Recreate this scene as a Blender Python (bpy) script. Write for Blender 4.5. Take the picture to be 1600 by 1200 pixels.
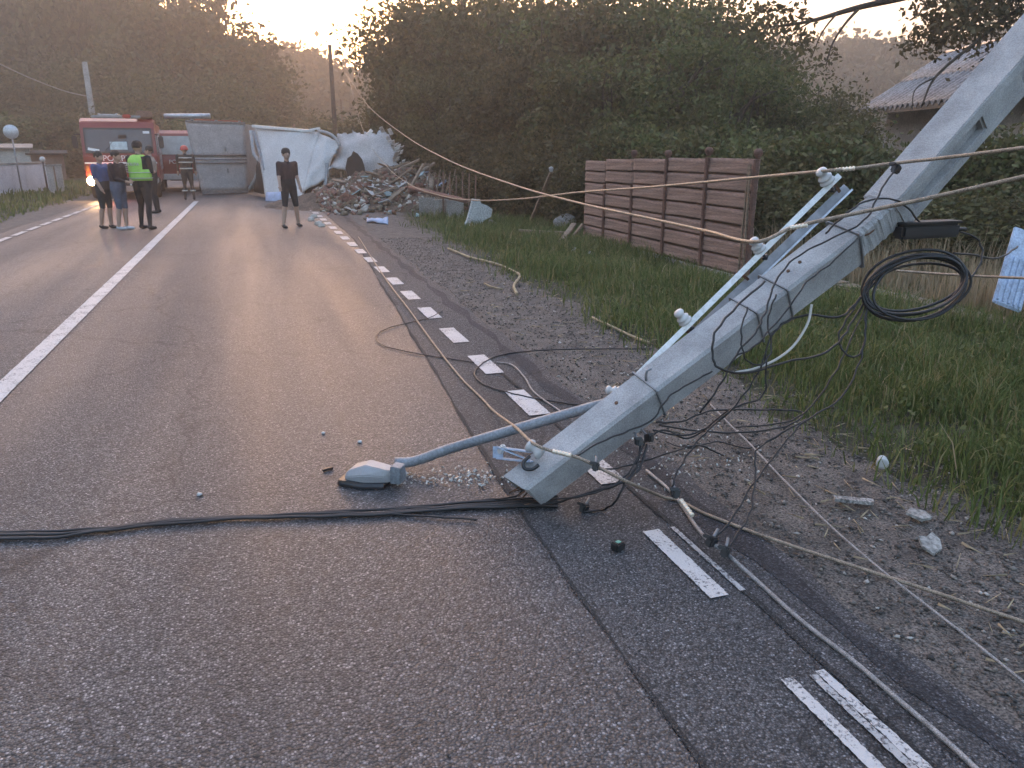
import bpy, bmesh, math, random
import numpy as np
from mathutils import Vector, Matrix, Euler
from mathutils.bvhtree import BVHTree

for o in list(bpy.data.objects):
    bpy.data.objects.remove(o)
SC = bpy.context.scene
COL = SC.collection
R = math.radians
random.seed(7)
RNG = np.random.default_rng(11)

# ------------------------------------------------------------------ camera
CAM_H, FPX = 1.65, 1200.0
PITCH = math.atan(368 / FPX)
YAW = math.atan(408 / math.hypot(FPX, 368))
cam_data = bpy.data.cameras.new('camera')
cam_data.sensor_width = 36
cam_data.lens = 36 * FPX / 1600
cam_data.clip_start = 0.05
cam_data.clip_end = 3000
cam = bpy.data.objects.new('camera', cam_data)
cam.location = (0, 0, CAM_H)
cam.rotation_euler = (math.pi / 2 - PITCH, 0, -YAW)
COL.objects.link(cam)
SC.camera = cam

# ------------------------------------------------------------------ light
SUN_EL, SUN_AZ = R(2.3), R(4.0)          # azimuth measured from the road direction (+Y) towards +X
world = bpy.data.worlds.new('World')
SC.world = world
world.use_nodes = True
wn = world.node_tree
wn.nodes.clear()
sky = wn.nodes.new('ShaderNodeTexSky')
sky.sky_type = 'NISHITA'
sky.sun_disc = False
sky.sun_elevation = SUN_EL
sky.sun_rotation = SUN_AZ
sky.air_density = 1.0
sky.dust_density = 4.0
sky.ozone_density = 2.2
bg = wn.nodes.new('ShaderNodeBackground')
bg.inputs['Strength'].default_value = 0.15
wo = wn.nodes.new('ShaderNodeOutputWorld')
wn.links.new(sky.outputs[0], bg.inputs[0])
wn.links.new(bg.outputs[0], wo.inputs[0])
sd = bpy.data.lights.new('sun', 'SUN')
sd.energy = 2.0
sd.angle = R(0.5)
sd.color = (1.0, 0.78, 0.55)
sun = bpy.data.objects.new('sun', sd)
sdir = Vector((math.sin(SUN_AZ) * math.cos(SUN_EL), math.cos(SUN_AZ) * math.cos(SUN_EL), math.sin(SUN_EL)))
sun.rotation_euler = sdir.to_track_quat('Z', 'Y').to_euler()
sun.location = (0, 60, 40)
COL.objects.link(sun)
SC.view_settings.view_transform = 'Standard'
SC.view_settings.look = 'None'
SC.view_settings.exposure = 4.5
SC.view_settings.gamma = 1.0
SC.view_settings.use_white_balance = True      # the phone's own white balance for evening light
SC.view_settings.white_balance_temperature = 7900
SC.view_settings.white_balance_tint = 23
SC.view_settings.use_curve_mapping = False
SC.cycles.use_denoising = True
SC.cycles.max_bounces = 4
SC.cycles.transparent_max_bounces = 8
SC.cycles.volume_bounces = 0
SC.cycles.caustics_reflective = False
SC.cycles.caustics_refractive = False

# ------------------------------------------------------------------ measuring helpers
_fw = Vector((math.sin(YAW) * math.cos(PITCH), math.cos(YAW) * math.cos(PITCH), -math.sin(PITCH)))
_rt = Vector((math.cos(YAW), -math.sin(YAW), 0))
_up = _rt.cross(_fw)
_C = Vector((0, 0, CAM_H))


def _ray(x, y):
    return _fw + _rt * ((x - 800) / FPX) + _up * ((600 - y) / FPX)


def G(x, y, z=0.0):
    r = _ray(x, y)
    return _C + r * ((z - CAM_H) / r.z)


def D(x, y, d):
    return _C + _ray(x, y) * d


# ------------------------------------------------------------------ materials
MATS = {}


def new_mat(name):
    m = bpy.data.materials.new(name)
    m.use_nodes = True
    nt = m.node_tree
    nt.nodes.clear()
    out = nt.nodes.new('ShaderNodeOutputMaterial')
    return m, nt, out


def ramp(nt, fac, stops):
    r = nt.nodes.new('ShaderNodeValToRGB')
    el = r.color_ramp.elements
    while len(el) < len(stops):
        el.new(0.5)
    for e, (p, c) in zip(el, stops):
        e.position = p
        e.color = (*c, 1) if len(c) == 3 else c
    nt.links.new(fac, r.inputs[0])
    return r.outputs[0]


def coords(nt, scale=None, kind='Object'):
    t = nt.nodes.new('ShaderNodeTexCoord')
    o = t.outputs[kind]
    if scale:
        mp = nt.nodes.new('ShaderNodeMapping')
        mp.inputs['Scale'].default_value = scale
        nt.links.new(o, mp.inputs[0])
        o = mp.outputs[0]
    return o


def noise(nt, vec, scale, detail=3, rough=0.55):
    n = nt.nodes.new('ShaderNodeTexNoise')
    n.inputs['Scale'].default_value = scale
    n.inputs['Detail'].default_value = detail
    n.inputs['Roughness'].default_value = rough
    nt.links.new(vec, n.inputs['Vector'])
    return n.outputs['Fac']


def voro(nt, vec, scale, out='Distance'):
    n = nt.nodes.new('ShaderNodeTexVoronoi')
    n.inputs['Scale'].default_value = scale
    nt.links.new(vec, n.inputs['Vector'])
    return n.outputs[out]


def mixc(nt, fac, a, b, mode='MIX'):
    n = nt.nodes.new('ShaderNodeMix')
    n.data_type = 'RGBA'
    n.blend_type = mode
    for sock, v in ((n.inputs[0], fac), (n.inputs[6], a), (n.inputs[7], b)):
        if isinstance(v, (int, float)):
            sock.default_value = v
        elif isinstance(v, (tuple, list)):
            sock.default_value = (*v, 1) if len(v) == 3 else v
        else:
            nt.links.new(v, sock)
    return n.outputs[2]


def bump(nt, h, strength, dist=0.01):
    b = nt.nodes.new('ShaderNodeBump')
    b.inputs['Strength'].default_value = strength
    b.inputs['Distance'].default_value = dist
    nt.links.new(h, b.inputs['Height'])
    return b.outputs[0]


def pbr(name, color, rough=0.6, metal=0.0, var=0.25, vscale=6.0, grain=0.0, gscale=80.0, bumps=0.0, bscale=40.0,
        emit=None, estr=0.0, spec=None, stretch=None):
    """plain principled surface with mottling, grain and slight relief"""
    if name in MATS:
        return MATS[name]
    m, nt, out = new_mat(name)
    p = nt.nodes.new('ShaderNodeBsdfPrincipled')
    p.inputs['Roughness'].default_value = rough
    p.inputs['Metallic'].default_value = metal
    if spec is not None:
        p.inputs['Specular IOR Level'].default_value = spec
    vec = coords(nt, stretch)
    c = color
    lo = tuple(v * (1 - var) for v in c)
    hi = tuple(min(1, v * (1 + var)) for v in c)
    n = noise(nt, vec, vscale, 4)
    col = ramp(nt, n, [(0.3, lo), (0.7, hi)])
    if grain:
        g = noise(nt, vec, gscale, 2)
        col = mixc(nt, grain, col, ramp(nt, g, [(0.35, (0, 0, 0)), (0.65, (1, 1, 1))]), 'OVERLAY')
    nt.links.new(col, p.inputs['Base Color'])
    if bumps:
        h = noise(nt, vec, bscale, 4)
        nt.links.new(bump(nt, h, bumps), p.inputs['Normal'])
    if emit:
        p.inputs['Emission Color'].default_value = (*emit, 1)
        p.inputs['Emission Strength'].default_value = estr
    nt.links.new(p.outputs[0], out.inputs[0])
    MATS[name] = m
    return m


def leaf_mat(name, stops, trans=0.35, big=None):
    """leaf surface: colour differs from leaf to leaf, some light passes through"""
    m, nt, out = new_mat(name)
    g = nt.nodes.new('ShaderNodeNewGeometry')
    col = ramp(nt, g.outputs['Random Per Island'], stops)
    if big:
        n = noise(nt, coords(nt), big[0], 2)
        col = mixc(nt, ramp(nt, n, [(0.35, (0, 0, 0)), (0.65, (1, 1, 1))]), col, big[1])
        col2 = col
    d = nt.nodes.new('ShaderNodeBsdfPrincipled')
    d.inputs['Roughness'].default_value = 0.6
    d.inputs['Specular IOR Level'].default_value = 0.25
    nt.links.new(col, d.inputs['Base Color'])
    t = nt.nodes.new('ShaderNodeBsdfTranslucent')
    nt.links.new(col, t.inputs[0])
    mx = nt.nodes.new('ShaderNodeMixShader')
    mx.inputs[0].default_value = trans
    nt.links.new(d.outputs[0], mx.inputs[1])
    nt.links.new(t.outputs[0], mx.inputs[2])
    nt.links.new(mx.outputs[0], out.inputs[0])
    MATS[name] = m
    return m


def asphalt(name, dark, light, tint, scale=1.0, wear=True, rofs=0.0):
    m, nt, out = new_mat(name)
    p = nt.nodes.new('ShaderNodeBsdfPrincipled')
    vec = coords(nt)
    v = nt.nodes.new('ShaderNodeTexVoronoi')
    v.inputs['Scale'].default_value = 115 * scale
    nt.links.new(vec, v.inputs['Vector'])
    sep = nt.nodes.new('ShaderNodeSeparateColor')
    nt.links.new(v.outputs['Color'], sep.inputs[0])
    stone = ramp(nt, sep.outputs[0], [(0.0, dark), (0.55, tuple(0.5 * (a + b) for a, b in zip(dark, light))), (0.93, light),
                                      (1.0, tuple(min(1, x * 2.0) for x in light))])
    crack = ramp(nt, v.outputs['Distance'], [(0.35, (1, 1, 1)), (0.62, (0.35, 0.35, 0.37))])
    col = mixc(nt, 1.0, stone, crack, 'MULTIPLY')
    fine = noise(nt, vec, 260 * scale, 2)
    col = mixc(nt, 0.55, col, ramp(nt, fine, [(0.3, (0.15, 0.15, 0.15)), (0.7, (0.85, 0.85, 0.85))]), 'OVERLAY')
    if wear:
        n = noise(nt, coords(nt, (1.1, 0.16, 1)), 1.1, 4)
        col = mixc(nt, 1.0, col, ramp(nt, n, [(0.3, (0.72, 0.72, 0.74)), (0.7, tint)]), 'MULTIPLY')
    st = noise(nt, coords(nt, (1.0, 0.45, 1)), 0.75, 5, 0.65)
    col = mixc(nt, 1.0, col, ramp(nt, st, [(0.30, (0.62, 0.62, 0.64)), (0.45, (1, 1, 1)), (0.62, (1, 1, 1)), (0.78, (1.25, 1.22, 1.2))]), 'MULTIPLY')
    ck = nt.nodes.new('ShaderNodeTexVoronoi')
    ck.feature = 'DISTANCE_TO_EDGE'
    ck.inputs['Scale'].default_value = 0.42
    wv = nt.nodes.new('ShaderNodeVectorMath')
    wv.operation = 'MULTIPLY_ADD'
    nz_ = nt.nodes.new('ShaderNodeTexNoise')
    nz_.inputs['Scale'].default_value = 2.4
    nz_.inputs['Detail'].default_value = 6
    nt.links.new(vec, nz_.inputs['Vector'])
    nt.links.new(nz_.outputs['Color'], wv.inputs[0])
    wv.inputs[1].default_value = (0.7, 0.7, 0)
    nt.links.new(vec, wv.inputs[2])
    nt.links.new(wv.outputs[0], ck.inputs['Vector'])
    col = mixc(nt, 1.0, col, ramp(nt, ck.outputs['Distance'], [(0.0, (0.35, 0.35, 0.36)), (0.006, (1, 1, 1))]), 'MULTIPLY')
    nt.links.new(col, p.inputs['Base Color'])
    rn = noise(nt, coords(nt, (0.9, 0.05, 1)), 1.0, 3)
    nt.links.new(ramp(nt, rn, [(0.35, (0.42 + rofs,) * 3), (0.65, (0.66 + rofs,) * 3)]), p.inputs['Roughness'])
    p.inputs['Specular IOR Level'].default_value = 0.5
    h = nt.nodes.new('ShaderNodeMath')
    h.operation = 'SUBTRACT'
    nt.links.new(sep.outputs[1], h.inputs[0])
    nt.links.new(v.outputs['Distance'], h.inputs[1])
    nt.links.new(bump(nt, h.outputs[0], 0.7, 0.008), p.inputs['Normal'])
    nt.links.new(p.outputs[0], out.inputs[0])
    MATS[name] = m
    return m


def paint_mat(name, col=(0.50, 0.485, 0.475), wear=0.5):
    """thermoplastic road paint worn through in flecks"""
    m, nt, out = new_mat(name)
    p = nt.nodes.new('ShaderNodeBsdfPrincipled')
    vec = coords(nt)
    f = noise(nt, vec, 70, 5, 0.7)
    f2 = noise(nt, vec, 5, 3)
    mx = nt.nodes.new('ShaderNodeMath')
    mx.operation = 'MULTIPLY_ADD'
    mx.inputs[1].default_value = 0.75
    nt.links.new(f, mx.inputs[0])
    sc = nt.nodes.new('ShaderNodeMath')
    sc.operation = 'MULTIPLY'
    sc.inputs[1].default_value = 0.35
    nt.links.new(f2, sc.inputs[0])
    nt.links.new(sc.outputs[0], mx.inputs[2])
    k = ramp(nt, mx.outputs[0], [(wear - 0.06, (0.05, 0.05, 0.055)), (wear + 0.03, col)])
    nt.links.new(k, p.inputs['Base Color'])
    p.inputs['Roughness'].default_value = 0.55
    nt.links.new(bump(nt, voro(nt, vec, 120), 0.6, 0.006), p.inputs['Normal'])
    nt.links.new(p.outputs[0], out.inputs[0])
    MATS[name] = m
    return m


M_ROAD = asphalt('asphalt old', (0.016, 0.016, 0.017), (0.20, 0.197, 0.198), (1.10, 1.085, 1.085))
M_PATCH = asphalt('asphalt patch', (0.018, 0.018, 0.019), (0.175, 0.172, 0.173), (1.05, 1.05, 1.06), 1.15, True, 0.2)
M_TAR = asphalt('tar band', (0.018, 0.018, 0.021), (0.085, 0.085, 0.094), (1.0, 1.0, 1.03), 1.1, True, 0.28)
M_SEAM = asphalt('seam tar', (0.014, 0.014, 0.015), (0.07, 0.068, 0.068), (1.0, 1.0, 1.0), 1.3, True, 0.3)
M_PAINT = paint_mat('road paint', wear=0.50)
M_PAINT_OLD = paint_mat('road paint worn', (0.38, 0.375, 0.37), wear=0.53)
M_GRAVEL = pbr('gravel bed', (0.105, 0.088, 0.076), 0.9, 0, 0.45, 5, 0.75, 95, 0.9, 70)
M_EARTH = pbr('verge earth', (0.045, 0.042, 0.022), 0.95, 0, 0.45, 2.5, 0.5, 60, 0.7, 30)
M_SOIL = pbr('dry soil', (0.19, 0.145, 0.10), 0.95, 0, 0.3, 4, 0.5, 60, 0.6, 40)
M_CONC = pbr('pole concrete', (0.345, 0.34, 0.335), 0.85, 0, 0.24, 6, 0.16, 150, 0.28, 90)
M_CONC_BRK = pbr('broken concrete', (0.25, 0.235, 0.22), 0.95, 0, 0.35, 22, 0.5, 90, 1.0, 45)
M_CONC2 = pbr('grey concrete', (0.27, 0.26, 0.24), 0.9, 0, 0.25, 3, 0.4, 60, 0.5, 50)
M_STEEL = pbr('galvanised steel', (0.46, 0.49, 0.52), 0.42, 0.55, 0.22, 8, 0.2, 60)
M_PIPE = pbr('grey painted pipe', (0.19, 0.215, 0.235), 0.5, 0.1, 0.2, 6, 0.2, 80)
M_WHITE_STEEL = pbr('white steel', (0.66, 0.66, 0.63), 0.45, 0.15, 0.15, 8, 0.2, 60)
M_BAND = pbr('steel strap', (0.24, 0.245, 0.25), 0.5, 0.5, 0.3, 12)
M_RUST = pbr('rusty iron', (0.12, 0.06, 0.035), 0.8, 0.2, 0.4, 20)
M_PORC = pbr('white porcelain', (0.52, 0.52, 0.51), 0.22, 0, 0.1, 10)
M_BLACK = pbr('black rubber', (0.014, 0.014, 0.015), 0.45, 0, 0.3, 15)
M_BLACKP = pbr('black plastic', (0.02, 0.021, 0.023), 0.4, 0, 0.25, 10)
M_ALU = pbr('bare aluminium strand', (0.30, 0.235, 0.175), 0.5, 0.35, 0.25, 30, 0.5, 260, 0.5, 300)
M_ALU2 = pbr('grey aluminium strand', (0.28, 0.275, 0.27), 0.5, 0.35, 0.25, 30, 0.5, 260, 0.5, 300)
M_SPLICE = pbr('bright splice', (0.75, 0.64, 0.5), 0.35, 0.5, 0.2, 60)
M_WCAB = pbr('white cable', (0.5, 0.47, 0.42), 0.5, 0, 0.15, 10)
M_BLUEP = pbr('pale blue plastic', (0.33, 0.42, 0.53), 0.35, 0, 0.25, 9, 0.2, 50)
M_LAMP = pbr('lamp housing', (0.30, 0.305, 0.31), 0.45, 0.15, 0.15, 12)
M_SHARD = pbr('glass shard', (0.52, 0.53, 0.50), 0.15, 0, 0.2, 30)
M_STONE = pbr('road stones', (0.16, 0.14, 0.125), 0.85, 0, 0.5, 60)
M_STRAW = pbr('straw', (0.34, 0.26, 0.16), 0.8, 0, 0.35, 8)
M_FENCE = pbr('fence slab', (0.29, 0.175, 0.135), 0.85, 0, 0.35, 3, 0.4, 35, 0.8, 26, stretch=(1, 0.35, 2.2))
M_FPOST = pbr('fence post', (0.13, 0.062, 0.045), 0.85, 0, 0.25, 6, 0.3, 50, 0.4, 40)
M_WOOD = pbr('weathered wood', (0.24, 0.17, 0.12), 0.85, 0, 0.3, 5, 0.4, 60, 0.4, 50, stretch=(1, 1, 6))
M_BROWN = pbr('brown board', (0.22, 0.125, 0.09), 0.85, 0, 0.3, 4, 0.3, 40)
M_BRICK = pbr('broken brick', (0.20, 0.095, 0.07), 0.9, 0, 0.35, 14, 0.3, 80)
M_WHITE = pbr('white panel', (0.47, 0.465, 0.455), 0.5, 0, 0.12, 1.2, 0.15, 30)
M_WHITE_DIRTY = pbr('dirty white panel', (0.40, 0.38, 0.37), 0.55, 0, 0.2, 1.8, 0.2, 30)
M_FOAM = pbr('insulation foam', (0.46, 0.42, 0.37), 0.9, 0, 0.2, 8)
M_TEAL = pbr('teal sheet', (0.25, 0.38, 0.40), 0.6, 0, 0.25, 6)
M_BLUE = pbr('blue sheet', (0.30, 0.38, 0.52), 0.55, 0, 0.2, 6)
M_DARK = pbr('dark colour and painted shade', (0.02, 0.018, 0.016), 0.9, 0, 0.3, 6)  # near-black; in the wreck's hollows it is shade put into the colour
M_RED = pbr('fire red paint', (0.25, 0.03, 0.025), 0.3, 0, 0.12, 3)
M_REDLIGHT = pbr('red tape', (0.4, 0.08, 0.05), 0.6, 0, 0.15, 5)
M_GLASS = pbr('dark window glass', (0.05, 0.06, 0.065), 0.08, 0, 0.2, 3)
M_GLASS2 = pbr('pale lens and painted reflection', (0.33, 0.36, 0.34), 0.15, 0, 0.2, 4)  # pale tone paints a reflection into the window panes; own colour for headlight lenses
M_WHITEP = pbr('white paint', (0.72, 0.72, 0.70), 0.4, 0, 0.1, 8)
M_TYRE = pbr('tyre rubber', (0.018, 0.018, 0.018), 0.8, 0, 0.2, 20)
M_HEAD = pbr('lit headlight', (0.9, 0.85, 0.7), 0.3, 0, 0.05, 5, emit=(1.0, 0.72, 0.38), estr=6.0)
M_BEACON = pbr('lit red beacon', (0.8, 0.08, 0.06), 0.3, 0, 0.05, 5, emit=(1.0, 0.10, 0.08), estr=6.0)
M_REDLENS = pbr('red lens', (0.5, 0.05, 0.04), 0.25, 0, 0.1, 5)
M_GREYP = pbr('grey plastic', (0.3, 0.31, 0.31), 0.5, 0, 0.15, 6)
M_SKIN = pbr('skin', (0.44, 0.27, 0.20), 0.55, 0, 0.1, 6)
M_HAIR = pbr('dark hair', (0.03, 0.022, 0.017), 0.7, 0, 0.3, 30)
M_ROOF = pbr('fibre cement roof', (0.22, 0.20, 0.19), 0.32, 0, 0.35, 1.6, 0.4, 20, 0.3, 25)
M_PLASTER = pbr('pale plaster', (0.42, 0.40, 0.37), 0.9, 0, 0.2, 1.5, 0.2, 20)
M_PLASTERW = pbr('whitewashed wall', (0.50, 0.52, 0.56), 0.85, 0, 0.14, 1.3, 0.2, 20)
M_REDROOF = pbr('far red roof', (0.25, 0.12, 0.085), 0.85, 0, 0.3, 2)
M_BARK = pbr('bark', (0.065, 0.05, 0.038), 0.9, 0, 0.35, 8, 0.4, 40, 0.8, 25)
M_HILL = pbr('hill earth', (0.045, 0.05, 0.03), 0.95, 0, 0.4, 0.05)
M_LEAF_A = leaf_mat('leaf olive', [(0.0, (0.062, 0.064, 0.026)), (0.6, (0.105, 0.104, 0.042)), (1.0, (0.16, 0.145, 0.06))])
M_LEAF_B = leaf_mat('leaf brown green', [(0.0, (0.066, 0.056, 0.027)), (0.6, (0.108, 0.092, 0.042)), (1.0, (0.155, 0.12, 0.055))])
M_LEAF_C = leaf_mat('leaf bright green', [(0.0, (0.058, 0.078, 0.026)), (0.6, (0.105, 0.13, 0.046)), (1.0, (0.18, 0.185, 0.07))])
M_GRASS = leaf_mat('grass blade', [(0.0, (0.062, 0.090, 0.026)), (0.5, (0.108, 0.150, 0.046)), (0.85, (0.18, 0.195, 0.075)),
                                   (1.0, (0.26, 0.21, 0.10))], 0.3)
M_DRY = leaf_mat('dry grass', [(0.0, (0.28, 0.205, 0.125)), (0.7, (0.46, 0.35, 0.23)), (1.0, (0.16, 0.15, 0.07))], 0.25)


# ------------------------------------------------------------------ building helpers
def link(o, parent=None):
    COL.objects.link(o)
    if parent is not None:
        o.parent = parent
    return o


def tag(o, label=None, cat=None, group=None, kind=None):
    if label:
        o['label'] = label
    if cat:
        o['category'] = cat
    if group:
        o['group'] = group
    if kind:
        o['kind'] = kind
    return o


def empty(name, loc=(0, 0, 0), rz=0.0, label=None, cat=None, group=None, rot=None):
    o = bpy.data.objects.new(name, None)
    o.location = loc
    o.rotation_euler = rot if rot is not None else (0, 0, rz)
    o.empty_display_size = 0.1
    link(o)
    return tag(o, label, cat, group)


def copy_tree(o, parent=None):
    c = o.copy()
    COL.objects.link(c)
    c.parent = parent
    for ch in list(o.children):
        copy_tree(ch, c)
    return c


def np_mesh(name, verts, faces, mat, parent=None, smooth=False, per=None):
    """verts (N,3) array, faces (M,k) array"""
    me = bpy.data.meshes.new(name)
    v = np.asarray(verts, dtype=np.float32)
    f = np.asarray(faces, dtype=np.int32)
    k = f.shape[1]
    me.vertices.add(len(v))
    me.vertices.foreach_set('co', v.ravel())
    me.loops.add(f.size)
    me.loops.foreach_set('vertex_index', f.ravel())
    me.polygons.add(len(f))
    me.polygons.foreach_set('loop_start', np.arange(0, f.size, k, dtype=np.int32))
    me.polygons.foreach_set('loop_total', np.full(len(f), k, dtype=np.int32))
    if smooth:
        me.polygons.foreach_set('use_smooth', np.ones(len(f), dtype=bool))
    me.update(calc_edges=True)
    me.validate()
    if mat:
        me.materials.append(mat)
    return link(bpy.data.objects.new(name, me), parent)


class MB:
    """collects shapes, then links them as one mesh"""

    def __init__(s):
        s.bm = bmesh.new()

    def box(s, c, size, rot=None, bev=0.0, taper=1.0):
        m = Matrix.Translation(Vector(c)) @ (rot.to_4x4() if rot is not None else Matrix()) @ Matrix.Diagonal((*size, 1))
        r = bmesh.ops.create_cube(s.bm, size=1.0)
        vs = r['verts']
        if taper != 1.0:
            for v in vs:
                if v.co.z > 0:
                    v.co.x *= taper
                    v.co.y *= taper
        bmesh.ops.transform(s.bm, matrix=m, verts=vs)
        if bev:
            es = list({e for v in vs for e in v.link_edges})
            bmesh.ops.bevel(s.bm, geom=es, offset=bev, segments=2, affect='EDGES', clamp_overlap=True)
        return s

    def bar(s, a, b, w, h, up=(0, 0, 1), bev=0.0):
        a, b = Vector(a), Vector(b)
        d = b - a
        z = d.normalized()
        u = Vector(up)
        if abs(u.dot(z)) > 0.98:
            u = Vector((1, 0, 0))
        x = u.cross(z).normalized()
        y = z.cross(x)
        return s.box((a + b) / 2, (w, h, d.length), Matrix((x, y, z)).transposed(), bev)

    def tube(s, path, rad, n=8, cap=True, squash=1.0):
        path = [Vector(p) for p in path]
        k = len(path)
        rads = rad if isinstance(rad, (list, tuple)) else [rad] * k
        t0 = (path[1] - path[0]).normalized()
        u = Vector((0, 0, 1)) if abs(t0.z) < 0.9 else Vector((1, 0, 0))
        u = (u - t0 * u.dot(t0)).normalized()
        rings = []
        for i, p in enumerate(path):
            t = (path[min(i + 1, k - 1)] - path[max(i - 1, 0)])
            if t.length < 1e-9:
                t = t0
            t.normalize()
            u = u - t * u.dot(t)
            if u.length < 1e-6:
                u = t.orthogonal()
            u.normalize()
            w = t.cross(u)
            rings.append([s.bm.verts.new(p + (u * math.cos(2 * math.pi * j / n) * squash + w * math.sin(2 * math.pi * j / n)) * rads[i])
                          for j in range(n)])
        for i in range(k - 1):
            a, b = rings[i], rings[i + 1]
            for j in range(n):
                f = s.bm.faces.new((a[j], a[(j + 1) % n], b[(j + 1) % n], b[j]))
                f.smooth = True
        if cap:
            s.bm.faces.new(list(reversed(rings[0])))
            s.bm.faces.new(rings[-1])
        return s

    def lathe(s, prof, mat=None, n=16):
        """prof: list of (r, z) revolved about local Z, then moved by mat"""
        m = mat or Matrix()
        rings = []
        for r, z in prof:
            rings.append([s.bm.verts.new(m @ Vector((r * math.cos(2 * math.pi * j / n), r * math.sin(2 * math.pi * j / n), z))) for j in range(n)])
        for a, b in zip(rings, rings[1:]):
            for j in range(n):
                f = s.bm.faces.new((a[j], a[(j + 1) % n], b[(j + 1) % n], b[j]))
                f.smooth = True
        s.bm.faces.new(list(reversed(rings[0])))
        s.bm.faces.new(rings[-1])
        return s

    def prism(s, pts, ext, mat=None):
        """pts: outline in 3D, ext: extrusion vector"""
        m = mat or Matrix()
        e = Vector(ext)
        a = [s.bm.verts.new(m @ Vector(p)) for p in pts]
        b = [s.bm.verts.new(m @ (Vector(p) + e)) for p in pts]
        n = len(pts)
        s.bm.faces.new(list(reversed(a)))
        s.bm.faces.new(b)
        for i in range(n):
            s.bm.faces.new((a[i], a[(i + 1) % n], b[(i + 1) % n], b[i]))
        return s

    def build(s, name, mat, parent=None, bevel=0.0, smooth_all=False):
        bmesh.ops.recalc_face_normals(s.bm, faces=s.bm.faces)
        if bevel:
            bmesh.ops.bevel(s.bm, geom=list(s.bm.edges), offset=bevel, segments=2, affect='EDGES', clamp_overlap=True)
        if smooth_all:
            for f in s.bm.faces:
                f.smooth = True
        me = bpy.data.meshes.new(name)
        s.bm.to_mesh(me)
        s.bm.free()
        me.materials.append(mat)
        return link(bpy.data.objects.new(name, me), parent)


def spline(pts, step=6):
    """Catmull-Rom through 3D points"""
    P = [Vector(p) for p in pts]
    if len(P) < 3:
        return P
    P = [P[0] * 2 - P[1]] + P + [P[-1] * 2 - P[-2]]
    out = []
    for i in range(1, len(P) - 2):
        a, b, c, d = P[i - 1], P[i], P[i + 1], P[i + 2]
        for k in range(step):
            t = k / step
            out.append(0.5 * ((2 * b) + (c - a) * t + (2 * a - 5 * b + 4 * c - d) * t * t + (3 * b - a - 3 * c + d) * t ** 3))
    out.append(P[-2])
    return out


def pts3(pts, r):
    """(px, py) lies on the ground; (px, py, depth) hangs in the air"""
    out = []
    for p in pts:
        if len(p) == 2:
            out.append(G(p[0], p[1], r + 0.008))
        else:
            q = D(*p)
            q.z = max(q.z, r + 0.006)
            out.append(q)
    return out


def wire(name, label, cat, pts, r, mat, group=None, step=7, n=7, wob=None, parent=None):
    if wob is None:
        wob = 0.006 if mat is M_BLACK else 0.0
    P = spline(pts3(pts, r), step)
    for p in P:
        p.z = max(p.z, r + 0.006)
    if wob:
        for i, p in enumerate(P):
            k = math.sin(i * 1.7) + 0.6 * math.sin(i * 0.63 + 2)
            p.x += wob * k * 0.5
            p.y += wob * math.cos(i * 1.3) * 0.5
            p.z = max(p.z, r + 0.006)
    o = MB().tube(P, r, n).build(name, mat, parent)
    if parent is None:
        tag(o, label, cat, group)
    return o


def frame(z, xhint):
    z = Vector(z).normalized()
    x = Vector(xhint)
    x = (x - z * x.dot(z)).normalized()
    y = z.cross(x)
    return Matrix((x, y, z)).transposed()


# ================================================================== SETTING
def ngrid(x, y):
    return (np.sin(x * 1.3 + y * 0.7) + np.sin(x * 2.9 - y * 1.9 + 1.0) * 0.5 + np.sin(y * 3.7 + x * 0.4 + 2.0) * 0.4) / 1.9


def ground_z(x, y):
    """verge level: flat by the road, gently uneven further off"""
    x = np.asarray(x, dtype=float)
    y = np.asarray(y, dtype=float)
    k = np.clip((x - 3.0) / 1.5, 0, 1) + np.clip((-5.6 - x) / 2.0, 0, 1)
    return -0.03 + k * (0.045 + 0.03 * ngrid(x * 1.2, y * 1.2))


xs = np.unique(np.concatenate([np.linspace(-400, -40, 10), np.linspace(-40, -4, 37), np.linspace(-4, 2, 4), np.linspace(2, 12, 51), np.linspace(12, 40, 20), np.linspace(40, 400, 10)]))
ys = np.unique(np.concatenate([np.linspace(-400, -10, 10), np.linspace(-10, 20, 151), np.linspace(20, 60, 41), np.linspace(60, 600, 15)]))
gx, gy = np.meshgrid(xs, ys)
gz = ground_z(gx, gy)
gv = np.stack([gx, gy, gz], -1).reshape(-1, 3)
ii = np.arange(len(ys) - 1)[:, None] * len(xs) + np.arange(len(xs) - 1)[None]
gf = np.stack([ii, ii + 1, ii + 1 + len(xs), ii + len(xs)], -1).reshape(-1, 4)
tag(np_mesh('ground', gv, gf, M_EARTH, smooth=True), kind='structure')


def strip(name, left, right, z, mat, parent=None, y0=None):
    """flat ribbon between two polylines (lists of (x, y) with equal length)"""
    n = len(left)
    v = [(x, y, z) for x, y in left] + [(x, y, z) for x, y in right]
    f = [(i, n + i, n + i + 1, i + 1) for i in range(n - 1)]
    return np_mesh(name, v, f, mat, parent)


YS = [-30.0, -5.0] + [i * 0.12 for i in range(0, 260)] + [32.0, 60.0, 110.0]


def wobble(y, a, s=0.0):
    return a * (math.sin(y * 2.3 + s) + 0.6 * math.sin(y * 5.9 + s * 2) + 0.5 * math.sin(y * 11.3 + 1 + s))


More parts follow.
